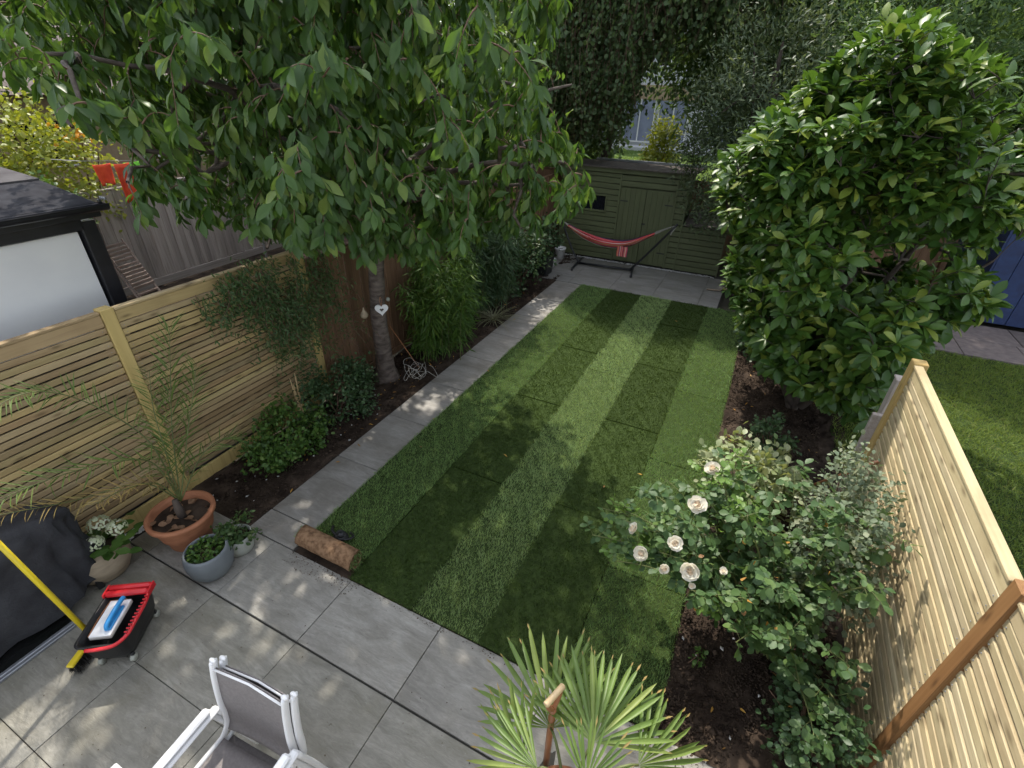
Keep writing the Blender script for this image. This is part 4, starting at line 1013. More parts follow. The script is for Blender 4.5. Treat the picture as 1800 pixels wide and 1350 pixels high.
def rose_flower(px, py, z, R, tilt, label, seed, full=True):
    r = np.random.default_rng(seed); p = ray_at(px, py, z); t = E('rose_flower', p, label, 'flower', 'cream roses on the rose bush')
    ax = nrm(nrm(CAM-p)*tilt[0]+np.array([tilt[1], tilt[2], .5])); u = nrm(np.cross(ax, [0, 1, .1])); v = np.cross(ax, u)
    rings = [(10, 1.0, .10), (9, .84, .32), (8, .68, .55)] if full else [(8, 1.0, .05), (6, .75, .35)]
    k = 0
    for n, sc_, el in rings:
        for i in range(n):
            a = 2*math.pi*i/n+k*.5+r.normal(0, .12); d = nrm(math.cos(a)*u+math.sin(a)*v+ax*el)
            O('petal', PETAL, None, t, M=mat4(-ax*.01*(0 if k else 1), d, ax+r.normal(0, .15, 3), R*sc_*r.uniform(.9, 1.1)))
        k += 1
    n = 44 if full else 18; U = rand_unit(n, r); U = nrm(U+ax*1.15); PP = U*R*.40*r.uniform(.75, 1.0, (n, 1))-ax*R*.05
    tang = nrm(np.cross(U, rand_unit(n, r)))
    V, F = leaves_np(T_PETAL, PP-tang*R*.2, tang, U+r.normal(0, .25, (n, 3)), R*r.uniform(.38, .52, n)); O('centre', mesh_of('centre', V, F, True), M['petal_in'], t)
    O('stalk', MB().tube([-ax*.005, -ax*.05-np.array([0, 0, .03]), -ax*.05-np.array([0, 0, .16])], .003, 4).me('stalk'), M['greenstem'], t)
PETAL = mesh_of('petal', T_PETAL[0], T_PETAL[1], True); PETAL.materials.append(M['petal'])
for i, (px, py, z, R, tl, fl, lb) in enumerate([
    (1225, 888, 1.28,   .062, (1.0, 0, 0), True, 'largest fully open cream rose with apricot heart facing up'),
    (1253, 825, 1.28, .056, (.9, -.3, .2), True, 'fully open white rose, highest and farthest on the bush'),
    (1115, 930, 1.05, .046, (.2, -1.0, -.2), False, 'small drooping cream rose, leftmost on the bush'),
    (1186, 955, 1.10, .05, (.6, .2, -.6), False, 'half open cream rose below the largest flower'),
    (1128, 973, .98, .05, (.3, -.3, -.8), True, 'cream rose hanging low over the lawn edge'),
    (1167, 1000, .92, .036, (.2, .5, -.9), False, 'faded buff rose nearest to the lawn seam'),
    (1213, 1003, 1.02, .060, (.3, .0, -.9), True, 'shaggy white rose hanging over the dark soil'),
    (1272, 1004, .98, .026, (.8, .1, 0), False, 'small apricot rosebud right of the shaggy white rose'),
    (1216, 1030, .95, .022, (.1, 0, -1), False, 'little closed bud under the shaggy white rose')]):
    rose_flower(px, py, z, R, tl, lb, 90+i, fl)
bush('variegated_shrub', 'pale variegated shrub at the lawn edge beyond the roses', (3.62, 2.45, 0), (3.55, 2.40, .40), (.42, .40, .36), M['varieg'], 1500, .075, 84, clump=60, cs=.16, singles=120)
bush('cotoneaster_shrub', 'grey-green small-leaved shrub with upright sprays against the pale fence', (4.08, 1.35, 0), (4.04, 1.32, .95), (.27, .58, .66), M['greyleaf'], 3800, .038, 85, clump=100, cs=.12, singles=60, stems=26)
bush('cotoneaster_shrub', 'low trailing shrub at the foot of the pale fence nearest the patio', (4.12, .35, 0), (4.08, .32, .30), (.24, .42, .34), M['darkshrub'], 1500, .042, 86, clump=40, cs=.15, singles=40)
bush('bed_shrub', 'small dark shrub with red tips below the magnolia', (3.75, 3.3, 0), (3.72, 3.3, .30), (.22, .26, .28), M['darkshrub'], 800, .05, 87, clump=40, cs=.15)
bush('bed_seedling', 'tiny green seedling alone on the dark soil', (3.40, .62, 0), (3.40, .62, .05), (.06, .06, .05), M['box'], 36, .04, 88, clump=0, stems=4, sr=.002, cat='seedling', zmin=.0)
bush('bed_shrub', 'dark shrub at the right end of the far lawn edge', (3.55, 6.3, 0), (3.5, 6.3, .55), (.35, .9, .6), M['darkshrub'], 2600, .06, 89, clump=40, cs=.15)
# yellowed leaves in the roses and fallen leaves
r = np.random.default_rng(101)
V, F = leaves_np(T_ROUND, np.stack([r.uniform(3.2, 4.1, 26), r.uniform(.3, 1.3, 26), r.uniform(.55, 1.1, 26)], 1)*1.0, rand_unit(26, r), np.array([0, 0, 1.])+r.normal(0, .5, (26, 3)), r.uniform(.035, .06, 26))
O('yellowed_leaves', mesh_of('yellowed_leaves', V-np.array(rb.location), F), M['dead'], rb, kind='stuff')
n = 190; lp = np.where(r.random((n, 1)) < .55, np.stack([r.uniform(-1.45, -.62, n), r.uniform(.3, 7.2, n), np.full(n, .022)], 1), np.stack([r.uniform(3.26, 4.3, n), r.uniform(.05, 6, n), np.full(n, .022)], 1))
V, F = leaves_np(T_OLIVE, lp, np.stack([r.normal(0, 1, n), r.normal(0, 1, n), r.normal(0, .15, n)], 1), np.array([0, 0, 1.])+r.normal(0, .3, (n, 3)), r.uniform(.025, .06, n)); O('leaf_litter', mesh_of('leaf_litter', V, F), M['dead'], kind='stuff')
pts = [ray_at(px, py, .012) for px, py in ((742, 789), (628, 780), (598, 812), (672, 712), (648, 745), (690, 690), (860, 655), (1140, 560), (1185, 565), (515, 858), (760, 735), (905, 560), (1060, 860), (1120, 835), (885, 800))]
pts = np.array(pts); pts[:, 2] = np.where((pts[:, 0] > 0), .032, .012)
V, F = leaves_np(T_OLIVE, pts, np.stack([r.normal(0, 1, len(pts)), r.normal(0, 1, len(pts)), np.zeros(len(pts))], 1), np.tile([0, 0, 1.], (len(pts), 1)), np.full(len(pts), .06)); O('fallen_leaves', mesh_of('fallen_leaves', V, F), M['dead'], kind='stuff')

# ================================================================== FAN PALM (foreground)
fpm = E('fan_palm', (2.86, -.80, 0), 'potted fan palm with stiff pleated leaves at the bottom of the patio', 'palm')
O('pot', MB().lathe([(.0, 0), (.17, 0), (.21, .34), (.235, .36), (.235, .40), (.20, .40), (.19, .34), (0, .34)], 28).me('pot', True), M['terracotta'], fpm)
O('trunk', MB().tube([(0, 0, .3), (0, 0, .5), (.01, 0, .62)], [.07, .075, .05], 12).me('trunk', True), M['darkbark'], fpm)
SEG = leaf_t([(.30, .62), (.62, 1.0), (.86, .72)], .062, .75, .06)
def fan(hub, axis, nrml, R, spread, n, seed, droop=.12):
    r = np.random.default_rng(seed); base = np.array(fpm.location)
    hub = np.array(hub)-base; axis = nrm(axis); nrml = np.array(nrml, float); nrml = nrm(nrml-axis*(nrml @ axis)); sd = np.cross(axis, nrml)
    f = O('frond', MB().tube(bez((0, 0, .58), (hub*np.array([.6, .6, 1])+np.array([0, 0, .1])), hub, 7), np.linspace(.009, .006, 7), 6).me('frond', True), M['greenstem'], fpm)
    for i in range(n):
        a = (i/(n-1)-.5)*spread; L = R*(.72+.28*math.cos(a*.75))*r.uniform(.93, 1.04)
        d = nrm(math.cos(a)*axis+math.sin(a)*sd+nrml*(-droop*abs(math.sin(a))+.05*(-1)**i)+r.normal(0, .03, 3))
        O('leaflet', SEGM, None, f, M=mat4(hub+d*.005, d, nrml+r.normal(0, .12, 3), L))
        if r.random() < .75:
            tipd = nrm(d+np.array([0, 0, -.2]))
            O('dry_tip', TIPM, None, f, M=mat4(hub+d*L*.93-nrml*.03*L, tipd, nrml, .045*r.uniform(.5, 1.4)))
SEGM = mesh_of('leaflet', SEG[0], SEG[1], True); SEGM.materials.append(M['fanleaf'])
tt_ = leaf_t([(.5, .8)], .22, .4, .1); TIPM = mesh_of('dry_tip', tt_[0], tt_[1], True); TIPM.materials.append(M['palmtip'])
def fan_px(hpx, hz, tpx, tz, R, spread, n, seed, nz=(0, -.3, 1), droop=.12):
    h = ray_at(*hpx, hz); t = ray_at(*tpx, tz); fan(h, t-h, nz, R, spread, n, seed, droop)
fan_px((1043, 1306), .92, (1070, 1165), .98, .46, 2.6, 26, 1, (0, -.35, 1))
fan_px((968, 1280), .80, (965, 1120), .92, .50, 2.9, 20, 2, (0, -.45, 1))
fan_px((1122, 1345), .90, (1270, 1310), .82, .40, 2.0, 17, 3, (.2, -.5, 1), .3)
fan_px((945, 1352), .98, (850, 1290), .96, .34, 1.7, 14, 4, (-.2, -.4, 1), .25)
fan_px((1030, 1375), .98, (1050, 1330), 1.06, .24, 2.2, 16, 5, (0, -.5, 1))
fan_px((925, 1345), .80, (900, 1265), .9, .36, 1.0, 10, 6, (-.4, -.6, .6))

# garden spade behind the palm
sp_t = ray_at(975, 1222, 1.05)
spd = E('garden_spade', (sp_t[0], sp_t[1], 0), 'garden spade with wooden Y-shaped handle standing in the fan palm', 'spade')
gd = nrm(ray_at(993, 1203, 1.05)-ray_at(957, 1243, 1.05)); g = gd*.062
O('grip', MB().tube([-g*1.08+np.array([0, 0, 1.05]), -g+np.array([0, 0, 1.05]), g+np.array([0, 0, 1.05]), g*1.08+np.array([0, 0, 1.05])], [.011, .0165, .0165, .011], 12).me('grip', True), M['chipwood'], spd)
O('yoke', MB().tube(bez(-g*.8+np.array([0, 0, 1.045]), -g*.75+np.array([0, 0, .97]), (0, 0, .91), 8), .0125, 8).tube(bez(g*.8+np.array([0, 0, 1.045]), g*.75+np.array([0, 0, .97]), (0, 0, .91), 8), .0125, 8).me('yoke', True), M['redwood'], spd)
O('shaft', MB().tube([(0, 0, .92), (0, 0, .6), (0, 0, .30)], [.018, .018, .018], 10).me('shaft', True), M['redwood'], spd)
bl = MB(); V = []; 
for j in range(9):
    z = .31-.30*j/8; w = .085*(1 if j < 6 else 1-.25*(j-5)/3)
    for i in range(7): x = (i/6-.5)*2; V.append((gd[0]*w*x-gd[1]*.02*(1-x*x), gd[1]*w*x+gd[0]*.02*(1-x*x), z))
F = [(j*7+i, j*7+i+1, (j+1)*7+i+1, (j+1)*7+i) for j in range(8) for i in range(6)]
O('blade', mesh_of('blade', V, F, True), M['steel'], spd)
# ================================================================== POTS ON THE PATIO
def pot(name, label, c, prof, mat, soil_r, soil_z, n=40):
    t = E(name, c, label, 'plant pot')
    O('body', MB().lathe(prof, n).me('body', True), mat, t)
    mb = MB(); r = np.random.default_rng(int(abs(c[0])*1000)); V = [(0, 0, soil_z+.008)]; F = []
    for ring in range(1, 4):
        for i in range(24): a = 2*math.pi*i/24; rr_ = soil_r*ring/3; V.append((rr_*math.cos(a), rr_*math.sin(a), soil_z+r.uniform(-.012, .012)*(ring < 3)))
    for i in range(24):
        k = (i+1) % 24; F.append((0, 1+i, 1+k))
        for ring in range(2): F.append((1+ring*24+i, 1+(ring+1)*24+i, 1+(ring+1)*24+k, 1+ring*24+k))
    mb.add(V, F); O('soil', mb.me('soil', True), M['soil'], t); return t
TC = (-.915, -.315, 0)
ribs = [(.172+.066*(z/.30)+.0055*(1 if k % 2 else -1), z) for k, z in enumerate(np.linspace(.13, .29, 11))]
pot('terracotta_pot', 'large ribbed terracotta pot against the slat fence', TC, [(0, 0), (.155, 0), (.170, .02), (.185, .12)]+ribs+[(.262, .300), (.270, .308), (.272, .335), (.262, .345), (.238, .345), (.232, .29), (.225, .26)], M['terracotta'], .23, .272, 48)
pot('grey_pot', 'rounded blue-grey pot with flowering greenery, nearest the camera of the pots', (-.435, -.45, 0), [(0, 0), (.11, 0), (.135, .012), (.165, .06), (.182, .13), (.182, .19), (.170, .245), (.160, .265), (.150, .265), (.155, .22), (.155, .2)], M['grey_glaze'], .156, .20)
pot('pale_pot', 'small pale grey pot with trailing plant beside the terracotta pot', (-.43, -.19, 0), [(0, 0), (.098, 0), (.108, .01), (.124, .07), (.128, .13), (.125, .175), (.116, .178), (.112, .15), (.11, .13)], M['pale_glaze'], .112, .135)
pot('stone_pot', 'tan stone pot with pale hydrangeas beside the black cover', (-1.22, -.86, 0), [(0, 0), (.13, 0), (.16, .02), (.205, .12), (.215, .2), (.195, .28), (.165, .32), (.15, .318), (.155, .27), (.15, .25)], M['stone_pot'], .155, .265)
bush('pot_plant', 'low green plant with tiny white flowers filling the grey pot', (-.435, -.45, .205), (-.435, -.45, .235), (.14, .14, .055), M['box'], 420, .035, 111, clump=0, cat='plant', zmin=.205, singles=80, stem=M['greenstem'], sr=.002)
bush('pot_plant', 'trailing plant spilling over the small pale pot', (-.43, -.19, .14), (-.42, -.18, .22), (.14, .14, .09), M['jasmine'], 420, .04, 112, clump=18, cs=.2, cat='plant', zmin=.15, singles=60, stem=M['greenstem'], sr=.002)
hyd = E('hydrangea', (-1.22, -.86, .27), 'pale green and white hydrangea heads in the tan stone pot', 'plant')
r = np.random.default_rng(113)
for c, R in (((-1.22, -.76, .46), .085), ((-1.10, -.70, .43), .075), ((-1.12, -.87, .40), .07)):
    c = np.array(c); n = 110; u = rand_unit(n, r); u[:, 2] = np.abs(u[:, 2])*.9-.15; P = c+u*R-np.array(hyd.location)
    V, F = leaves_np(T_ROUND, P, np.cross(u, rand_unit(n, r)), u, np.full(n, .026)); O('flower_head', mesh_of('flower_head', V, F, True), M['hydrangea'], hyd)
P = np.array([-1.18, -.80, .33])+r.normal(0, 1, (46, 3))*np.array([.10, .10, .03]); V, F = leaves_np(T_ROUND, P-np.array(hyd.location), r.normal(0, 1, (46, 3))*np.array([1, 1, .3]), np.tile([0, 0, 1.], (46, 1)), np.full(46, .11)); O('leaves', mesh_of('leaves', V, F, True), M['box'], hyd, kind='stuff')
O('stems', MB().tube([(0, 0, 0), (-.02, .05, .2)], .006, 5).tube([(0, 0, 0), (.06, .1, .17)], .006, 5).tube([(0, 0, 0), (.04, -.02, .15)], .006, 5).me('stems'), M['greenstem'], hyd)

# feather palm in the terracotta pot
fe = E('feather_palm', (TC[0], TC[1], .28), 'thin feathery date palm growing in the terracotta pot', 'palm')
r = np.random.default_rng(121); fb_ = np.array(fe.location)
O('stem_base', MB().tube([(0, 0, 0), (0, 0, .08), (.0, .0, .2)], [.035, .038, .022], 10).me('stem_base', True), M['darkbark'], fe)
LF = leaf_t([(.3, 1.0), (.7, .8)], .052, .5, .18)
def frond(pts, n, ll, seed, dry=0.0, tw=1.0):
    r = np.random.default_rng(seed); q = smoothpath(np.array(pts)-fb_, 8); m = len(q)
    f = O('frond', MB().tube(q, np.linspace(.007, .002, m), 5).me('frond', True), M['greenstem'], fe)
    P = []; D = []; S = []
    for u in np.linspace(.12, 1, int(n*1.2)):
        x = u*(m-1); i = min(m-2, int(x)); p = q[i]+(q[i+1]-q[i])*(x-i); T = nrm(q[i+1]-q[i]); sd = nrm(np.cross(T, [.2, -.3, 1.])); up = np.cross(sd, T)
        for s in (1, -1):
            P.append(p); D.append(nrm(T*.75+sd*s*.85*tw+up*r.normal(.1, .28)+r.normal(0, .12, 3))); S.append(ll*(1-.55*abs(u-.45))*r.uniform(.7, 1.1))
    P = np.array(P); D = np.array(D); S = np.array(S); V, F = leaves_np(LF, P, D, r.normal(0, .4, (len(P), 3))+np.array([.2, -.3, 1]), S)
    O('leaflets', mesh_of('leaflets', V, F, True), M['palmtip'] if dry else M['palmleaf'], f, kind='stuff')
c0 = np.array([-.93, -.27, .42])
def fpx(*p): return [ray_x(px, py, x) for px, py, x in p]
def ray_x(px, py, X):
    dd = ((px-900)/FPX)*RIGHT-((py-675)/FPX)*UP+FWD; return CAM+dd*(X-CAM[0])/dd[0]
frond([c0]+fpx((303, 760, -1.05), (300, 670, -1.15), (298, 575, -1.2)), 40, .27, 1, 0, .7)
frond([c0]+fpx((265, 780, -1.0), (175, 718, -1.1), (90, 690, -1.15), (20, 700, -1.1), (-60, 760, -1.0)), 44, .22, 2)
frond([c0]+fpx((330, 760, -.95), (340, 690, -1.0), (345, 640, -1.05)), 26, .22, 3, 0, .7)
frond([c0]+fpx((270, 815, -.95), (200, 812, -.9), (100, 838, -.85), (0, 880, -.8), (-50, 930, -.8)), 42, .22, 4)
frond([c0]+fpx((355, 800, -.9), (395, 770, -.9), (420, 770, -.85)), 22, .2, 5)
frond([c0]+fpx((275, 850, -.9), (220, 860, -.8), (170, 885, -.72)), 20, .17, 6, 1)
frond([c0]+fpx((250, 850, -1.0), (130, 880, -1.05), (0, 905, -1.05)), 26, .2, 7, 1)
frond([c0]+fpx((290, 790, -1.0), (270, 720, -1.1), (262, 650, -1.2)), 26, .22, 8)
r = np.random.default_rng(122); V, F = leaves_np(T_ROUND, np.array([[r.uniform(-.17, .17), r.uniform(-.17, .17), .015] for _ in range(26)]), r.normal(0, 1, (26, 3))*np.array([1, 1, .2]), np.tile([0, 0, 1.], (26, 1))+r.normal(0, .3, (26, 3)), np.full(26, .07)); O('dead_leaves', mesh_of('dead_leaves', V, F), M['brown_board'], fe, kind='stuff')
# ================================================================== THINGS ON THE LAWN AND PATIO
# turf roll
tr = E('turf_roll', (.33, .12, 0), 'rolled strip of turf, earthy brown underside out, at the lawn corner', 'turf roll', rz=.0)
R0, W = .098, .62; V = []; F = []; n = 84; r = np.random.default_rng(131)
th = np.linspace(0, 2*math.pi*2.6, n)
rad = R0-.030*(th/(2*math.pi))*.98
nw = 14
for i in range(n):
    for j in range(nw+1):
        x = (j/nw-.5)*W; rr_ = rad[i]*(1+.02*math.sin(3*th[i]+x*4)); rr_ = max(rr_, .012)+r.normal(0, .0012)
        V.append((x+.012*math.sin(th[i]*1.3)*(1 if j in (0, nw) else 0), -rr_*math.cos(th[i]-.4), R0+.004+rr_*math.sin(th[i]-.4)))
for i in range(n-1):
    for j in range(nw): F.append((i*(nw+1)+j, i*(nw+1)+j+1, (i+1)*(nw+1)+j+1, (i+1)*(nw+1)+j))
V2 = list(V); off = len(V)   # thickness: inner sheet
for i in range(n):
    for j in range(nw+1):
        x, y, z = V[i*(nw+1)+j]; rr_ = max(rad[i]-.017, .004); V2.append((x*.998, -rr_*math.cos(th[i]-.4), R0+.004+rr_*math.sin(th[i]-.4)))
F2 = list(F)
for i in range(n-1):
    for j in (0, nw): a = i*(nw+1)+j; b = (i+1)*(nw+1)+j; F2.append((a, b, b+off, a+off))
O('roll', mesh_of('roll', V2, F2, True), M['roll'], tr)
V, F = grass_np(-W/2, W/2, 0, .085, 9000, .0, .03, .004, .0, RS); V[:, 1] += .07; V[:, 2] = np.maximum(V[:, 2], .002)+.005
O('grass_fringe', mesh_of('grass_fringe', V, F), M['grass_m'], tr, kind='stuff')
for sx in (-1, 1):
    m = 260; a = r.uniform(0, 6.28, m); q = r.uniform(.02, .088, m); P = np.stack([np.full(m, sx*W/2), -q*np.cos(a), R0+q*np.sin(a)], 1)
    Vg, Fg = leaves_np(T_NARROW, P, np.stack([np.full(m, sx*.8), r.normal(0, .5, m), r.normal(0, .5, m)], 1), rand_unit(m, r), np.full(m, .03)); O('grass_end', mesh_of('grass_end', Vg, Fg), M['grass_m'], tr, kind='stuff')
# black knee pads / strap on the turf
kp = E('black_strap', tuple(ray_at(600, 945, .04)), 'coiled black rubber strap lying on the turf behind the roll', 'strap')
mb = MB()
for k in range(4):
    a0 = k*1.5; pts = [(math.cos(a0+t)*(.062-.008*k), math.sin(a0+t)*(.048-.006*k), .012+.013*k+.006*math.sin(2*t)) for t in np.linspace(0, 5.6, 12)]
    mb.tube(smoothpath(pts, 3), .0115, 6, flat=.7)
O('coil', mb.me('coil', True), M['black'], kp)
O('buckle', MB().lathe([(0, .062), (.028, .06), (.034, .045), (.03, .03)], 16).me('buckle', True), M['black_metal'], kp)
O('strap_end', MB().tube(smoothpath([(.03, -.03, .02), (.09, .0, .03), (.10, .05, .02), (.04, .075, .015)], 5), .013, 6, flat=.5).tube(smoothpath([(-.05, -.01, .02), (-.11, .01, .03), (-.15, .06, .02)], 5), .014, 6, flat=.5).me('strap_end', True), M['black'], kp)

# tiling wash bucket on castors
bk = E('wash_bucket', (-.435, -1.13, 0), 'black tiling wash bucket with red rollers and red grid rim on castors', 'bucket', rz=math.radians(124)-math.pi/2)
def rrect(w, d, z, rr_=.05, n=5):
    out = []
    for cx, cy, a0 in ((w/2-rr_, d/2-rr_, 0), (-w/2+rr_, d/2-rr_, 90), (-w/2+rr_, -d/2+rr_, 180), (w/2-rr_, -d/2+rr_, 270)):
        for k in range(n): a = math.radians(a0+90*k/(n-1)); out.append((cx+rr_*math.cos(a), cy+rr_*math.sin(a), z))
    return out
def loft(rings, cap0=True, cap1=False):
    n = len(rings[0]); V = [p for q in rings for p in q]; F = []
    for j in range(len(rings)-1):
        for i in range(n): k = (i+1) % n; F.append((j*n+i, j*n+k, (j+1)*n+k, (j+1)*n+i))
    if cap0: F.append(tuple(range(n))[::-1])
    if cap1: F.append(tuple((len(rings)-1)*n+i for i in range(n)))
    return V, F
V, F = loft([rrect(.22, .36, .055), rrect(.25, .42, .12), rrect(.285, .47, .285), rrect(.31, .495, .29), rrect(.31, .495, .30), rrect(.275, .46, .298), rrect(.245, .415, .13), rrect(.20, .34, .085)], True, True)
O('tub', mesh_of('tub', V, F, True), M['black'], bk)
for sx in (-1, 1):
    for sy in (-1, 1):
        w = O('castor', MB().box((sx*.105, sy*.165, .055), (.025, .025, .04), .004).me('castor'), M['black'], bk)
        O('wheel', MB().tube([(sx*.105-.016, sy*.17, .027), (sx*.105-.012, sy*.17, .027), (sx*.105+.012, sy*.17, .027), (sx*.105+.016, sy*.17, .027)], [.018, .027, .027, .018], 14).me('wheel', True), M['rubber'], w)
for k, yy_ in enumerate((.165, .215)):
    O('roller', MB().tube([(-.145, yy_, .312), (-.13, yy_, .312), (.13, yy_, .312), (.145, yy_, .312)], [.015, .024, .024, .015], 14).me('roller', True), M['red'], bk)
for sx in (-1, 1): O('roller_bracket', MB().box((sx*.152, .19, .305), (.014, .10, .05), .004).me('roller_bracket'), M['red'], bk)
rm = O('red_rim', mesh_of('red_rim', *[x for x in (lambda a: (a.V, a.F))(MB().tube(smoothpath([(.148, .15, .31), (.166, .08, .305), (.168, -.08, .305), (.160, -.18, .30), (.11, -.245, .296), (.02, -.262, .295), (-.06, -.262, .295)], 6), .0125, 8))], smooth=True), M['red'], bk)
for k in range(11): O('rib', MB().box((.158, .11-.028*k, .322), (.022, .009, .012), .002).me('rib'), M['red'], rm)
fl = E('sponge_float', (-.455, -1.16, .262), 'white sponge float with blue handle lying in the black bucket', 'sponge float', rz=math.radians(124)-math.pi/2)
O('sponge', MB().box((0, 0, 0), (.145, .29, .028), .006).me('sponge'), M['sponge'], fl)
O('backing', MB().box((.0, 0, .018), (.14, .285, .007), .003).me('backing'), M['white'], fl)
O('handle', MB().box((.035, -.01, .028), (.045, .19, .016), .005).tube(smoothpath([(.035, -.10, .03), (.035, -.085, .062), (.035, 0, .070), (.035, .10, .066), (.035, .13, .06)], 5), .0165, 10).me('handle', True), M['blue'], fl)
O('wire_grid', MB().tube([(-.08, -.13, .01), (-.085, .0, .012), (-.08, .15, .01), (.03, .155, .01)], .004, 5).me('wire_grid'), M['redwood'], fl)

# broom
bh = ray_at(163, 1120, .10)
bt = CAM+3.1*((0-900)/FPX*RIGHT-(958-675)/FPX*UP+FWD); bdir = nrm(bt-bh)
br = E('broom', (bh[0], bh[1], 0), 'broom with yellow handle and black bristles leaning beside the bucket', 'broom')
b0 = np.array([bh[0], bh[1], 0])
hd = nrm(ray_at(118, 1178, .12)-ray_at(148, 1138, .12)); hn = nrm(np.cross(hd, [0, 0, 1.]))
top = bh+bdir*1.38
O('handle', MB().tube([bh-b0+np.array([0, 0, .02]), (bh+bdir*.6)-b0, top-b0], [.0165, .0165, .0165], 10).me('handle', True), M['yellow'], br)
Mx = Matrix(((hd[0], hn[0], 0, 0), (hd[1], hn[1], 0, 0), (0, 0, 1, 0), (0, 0, 0, 1)))
O('head', MB().box((0, 0, .105), (.44, .05, .022), .006, Mx).me('head'), M['yellow'], br)
r = np.random.default_rng(141); n = 900
P = np.stack([r.uniform(-.215, .215, n), r.uniform(-.022, .022, n), np.full(n, .096)], 1); D = np.stack([r.normal(0, .10, n), r.normal(0, .12, n)+P[:, 1]*10, np.full(n, -1.0)], 1)
P = P@np.array(Mx.to_3x3()).T; D = D@np.array(Mx.to_3x3()).T
V, F = leaves_np(leaf_t([(.5, 1.0)], .06, .1, .0), P, D, rand_unit(n, r), np.full(n, .094)); O('bristles', mesh_of('bristles', V, F), M['black'], br, kind='stuff')

# covered barbecue on its dark plinth
bb = E('covered_barbecue', (-1.235, -1.40, 0), 'bulky barbecue under a draped black fabric cover against the slat fence', 'barbecue')
rings = []; r = np.random.default_rng(142); nz, na = 16, 64
for k in range(nz):
    t = k/(nz-1); z = .12+.76*math.sin(t*math.pi/2*1.0)
    base_x, base_y = (.205, .53)
    ta = 1.0-.10*t-.55*max(0, t-.72)/.28 if t > .72 else 1.0-.10*t
    ring = []
    for i in range(na):
        a = 2*math.pi*i/na; ex = .55
        cx, sy = math.cos(a), math.sin(a); x = base_x*math.copysign(abs(cx)**ex, cx); y = base_y*math.copysign(abs(sy)**ex, sy)
        fold = (1-.8*t)*(.06*math.sin(9*a+2*t)+.05*math.sin(17*a+1+5*t)+.03*math.sin(27*a-4*t))+.035*math.sin(5*a+11*t)+.022*math.sin(11*a-17*t)
        ring.append((x*ta*(1+fold*1.6), y*ta*(1+fold), z+.03*math.sin(a*3)*(1-t)-.05*(1-t)*math.cos(a*2)))
    rings.append(ring)
rings.append([(x*.5, y*.5, .90) for x, y, z in rings[-1]])
V, F = loft(rings, False, True); O('cover', mesh_of('cover', V, F, True), M['cover'], bb)
O('cabinet', MB().box((0, 0, .42), (.29, .86, .66), .02).me('cabinet'), M['black'], bb)
for sx in (-1, 1):
    for sy in (-1, 1): O('leg', MB().box((sx*.14, sy*.42, .05), (.04, .04, .10), .004).me('leg'), M['black'], bb)
pl = E('door_threshold', (-1.15, -2.05, 0), 'polished black slab with a grey metal edge rail at the left edge of the patio', 'threshold')
O('slab', MB().box((0, 0, .012), (.42, 1.66, .024), .003).me('slab'), M['darkglass'], pl)
O('edge_rail', MB().box((.225, 0, .02), (.03, 1.66, .04), .004).me('edge_rail'), M['steel'], pl)
O('rail_lip', MB().box((.248, 0, .012), (.014, 1.66, .022), .003).me('rail_lip'), M['steel'], pl)

# stacked white garden chairs
def chair(loc, rz, label):
    t = E('garden_chair', loc, label, 'chair', 'stacked garden chairs', rz=rz)
    w = .238   # local +y is the back
    back = np.array([(0, -.02, .40), (0, .06, .415), (0, .115, .47), (0, .132, .56), (0, .140, .68), (0, .165, .85), (0, .19, .965)])
    back = smoothpath(back, 5)
    for s in (-1, 1):
        O('back_rail', MB().tube(back+np.array([s*w, 0, 0]), .0115, 10, flat=2.0).tube([back[-1]+np.array([s*w, 0, 0]), back[-1]+np.array([s*w, .002, .012]), back[-1]+np.array([s*w, .004, .018])], [.0135, .011, .004], 10, flat=1.75).me('back_rail', True), M['white'], t)
        O('seat_rail', MB().tube(smoothpath([(s*w, .06, .415), (s*w, -.2, .425), (s*w, -.42, .43)], 4), .015, 8).me('seat_rail', True), M['white'], t)
        O('arm', MB().box((s*(w+.035), -.17, .655), (.048, .50, .026), .010).me('arm'), M['white'], t)
        O('leg', MB().tube(smoothpath([(s*(w+.035), -.36, .645), (s*(w+.03), -.40, .40), (s*(w+.03), -.43, 0.0)], 4), .0155, 8).me('leg', True), M['white'], t)
        O('leg', MB().tube(smoothpath([(s*(w+.035), .07, .645), (s*(w+.03), .14, .35), (s*(w+.03), .21, 0.0)], 4), .0155, 8).me('leg', True), M['white'], t)
    def panel(nm, prof, sagz, mat):
        V = []; n = 9
        for p in prof:
            for i in range(n): x = (i/(n-1)-.5)*2; V.append((x*(w-.008), p[1]+sagz[0]*(1-x*x), p[2]+sagz[1]*(1-x*x)))
        m = len(prof); F = [(j*n+i, j*n+i+1, (j+1)*n+i+1, (j+1)*n+i) for j in range(m-1) for i in range(n-1)]
        o = O(nm, mesh_of(nm, V, F, True), mat, t); md = o.modifiers.new('thickness', 'SOLIDIFY'); md.thickness = .006; return o
    panel('backrest', back[8:-2], (.012, 0), M['textilene'])
    panel('seat', smoothpath([(0, -.42, .435), (0, -.2, .428), (0, .06, .42)], 6), (0, -.012), M['textilene'])
    O('top_bar', MB().tube([(-w, .170, .925), (0, .184, .925), (w, .170, .925)], .006, 8).me('top_bar', True), M['white'], t)
    O('front_bar', MB().tube([(-w, -.42, .428), (w, -.42, .428)], .012, 8).me('front_bar', True), M['white'], t)
    return t
chair((1.27, -1.375, .035), math.radians(4.5), 'upper of two stacked white garden chairs with taupe mesh, on the patio')
chair((1.279, -1.335, .0), math.radians(4.5), 'lower white garden chair mostly hidden behind the one stacked on it')
tb_ = E('garden_table', (1.45, -2.3, 0), 'corner of a white garden table at the bottom edge of the patio', 'table')
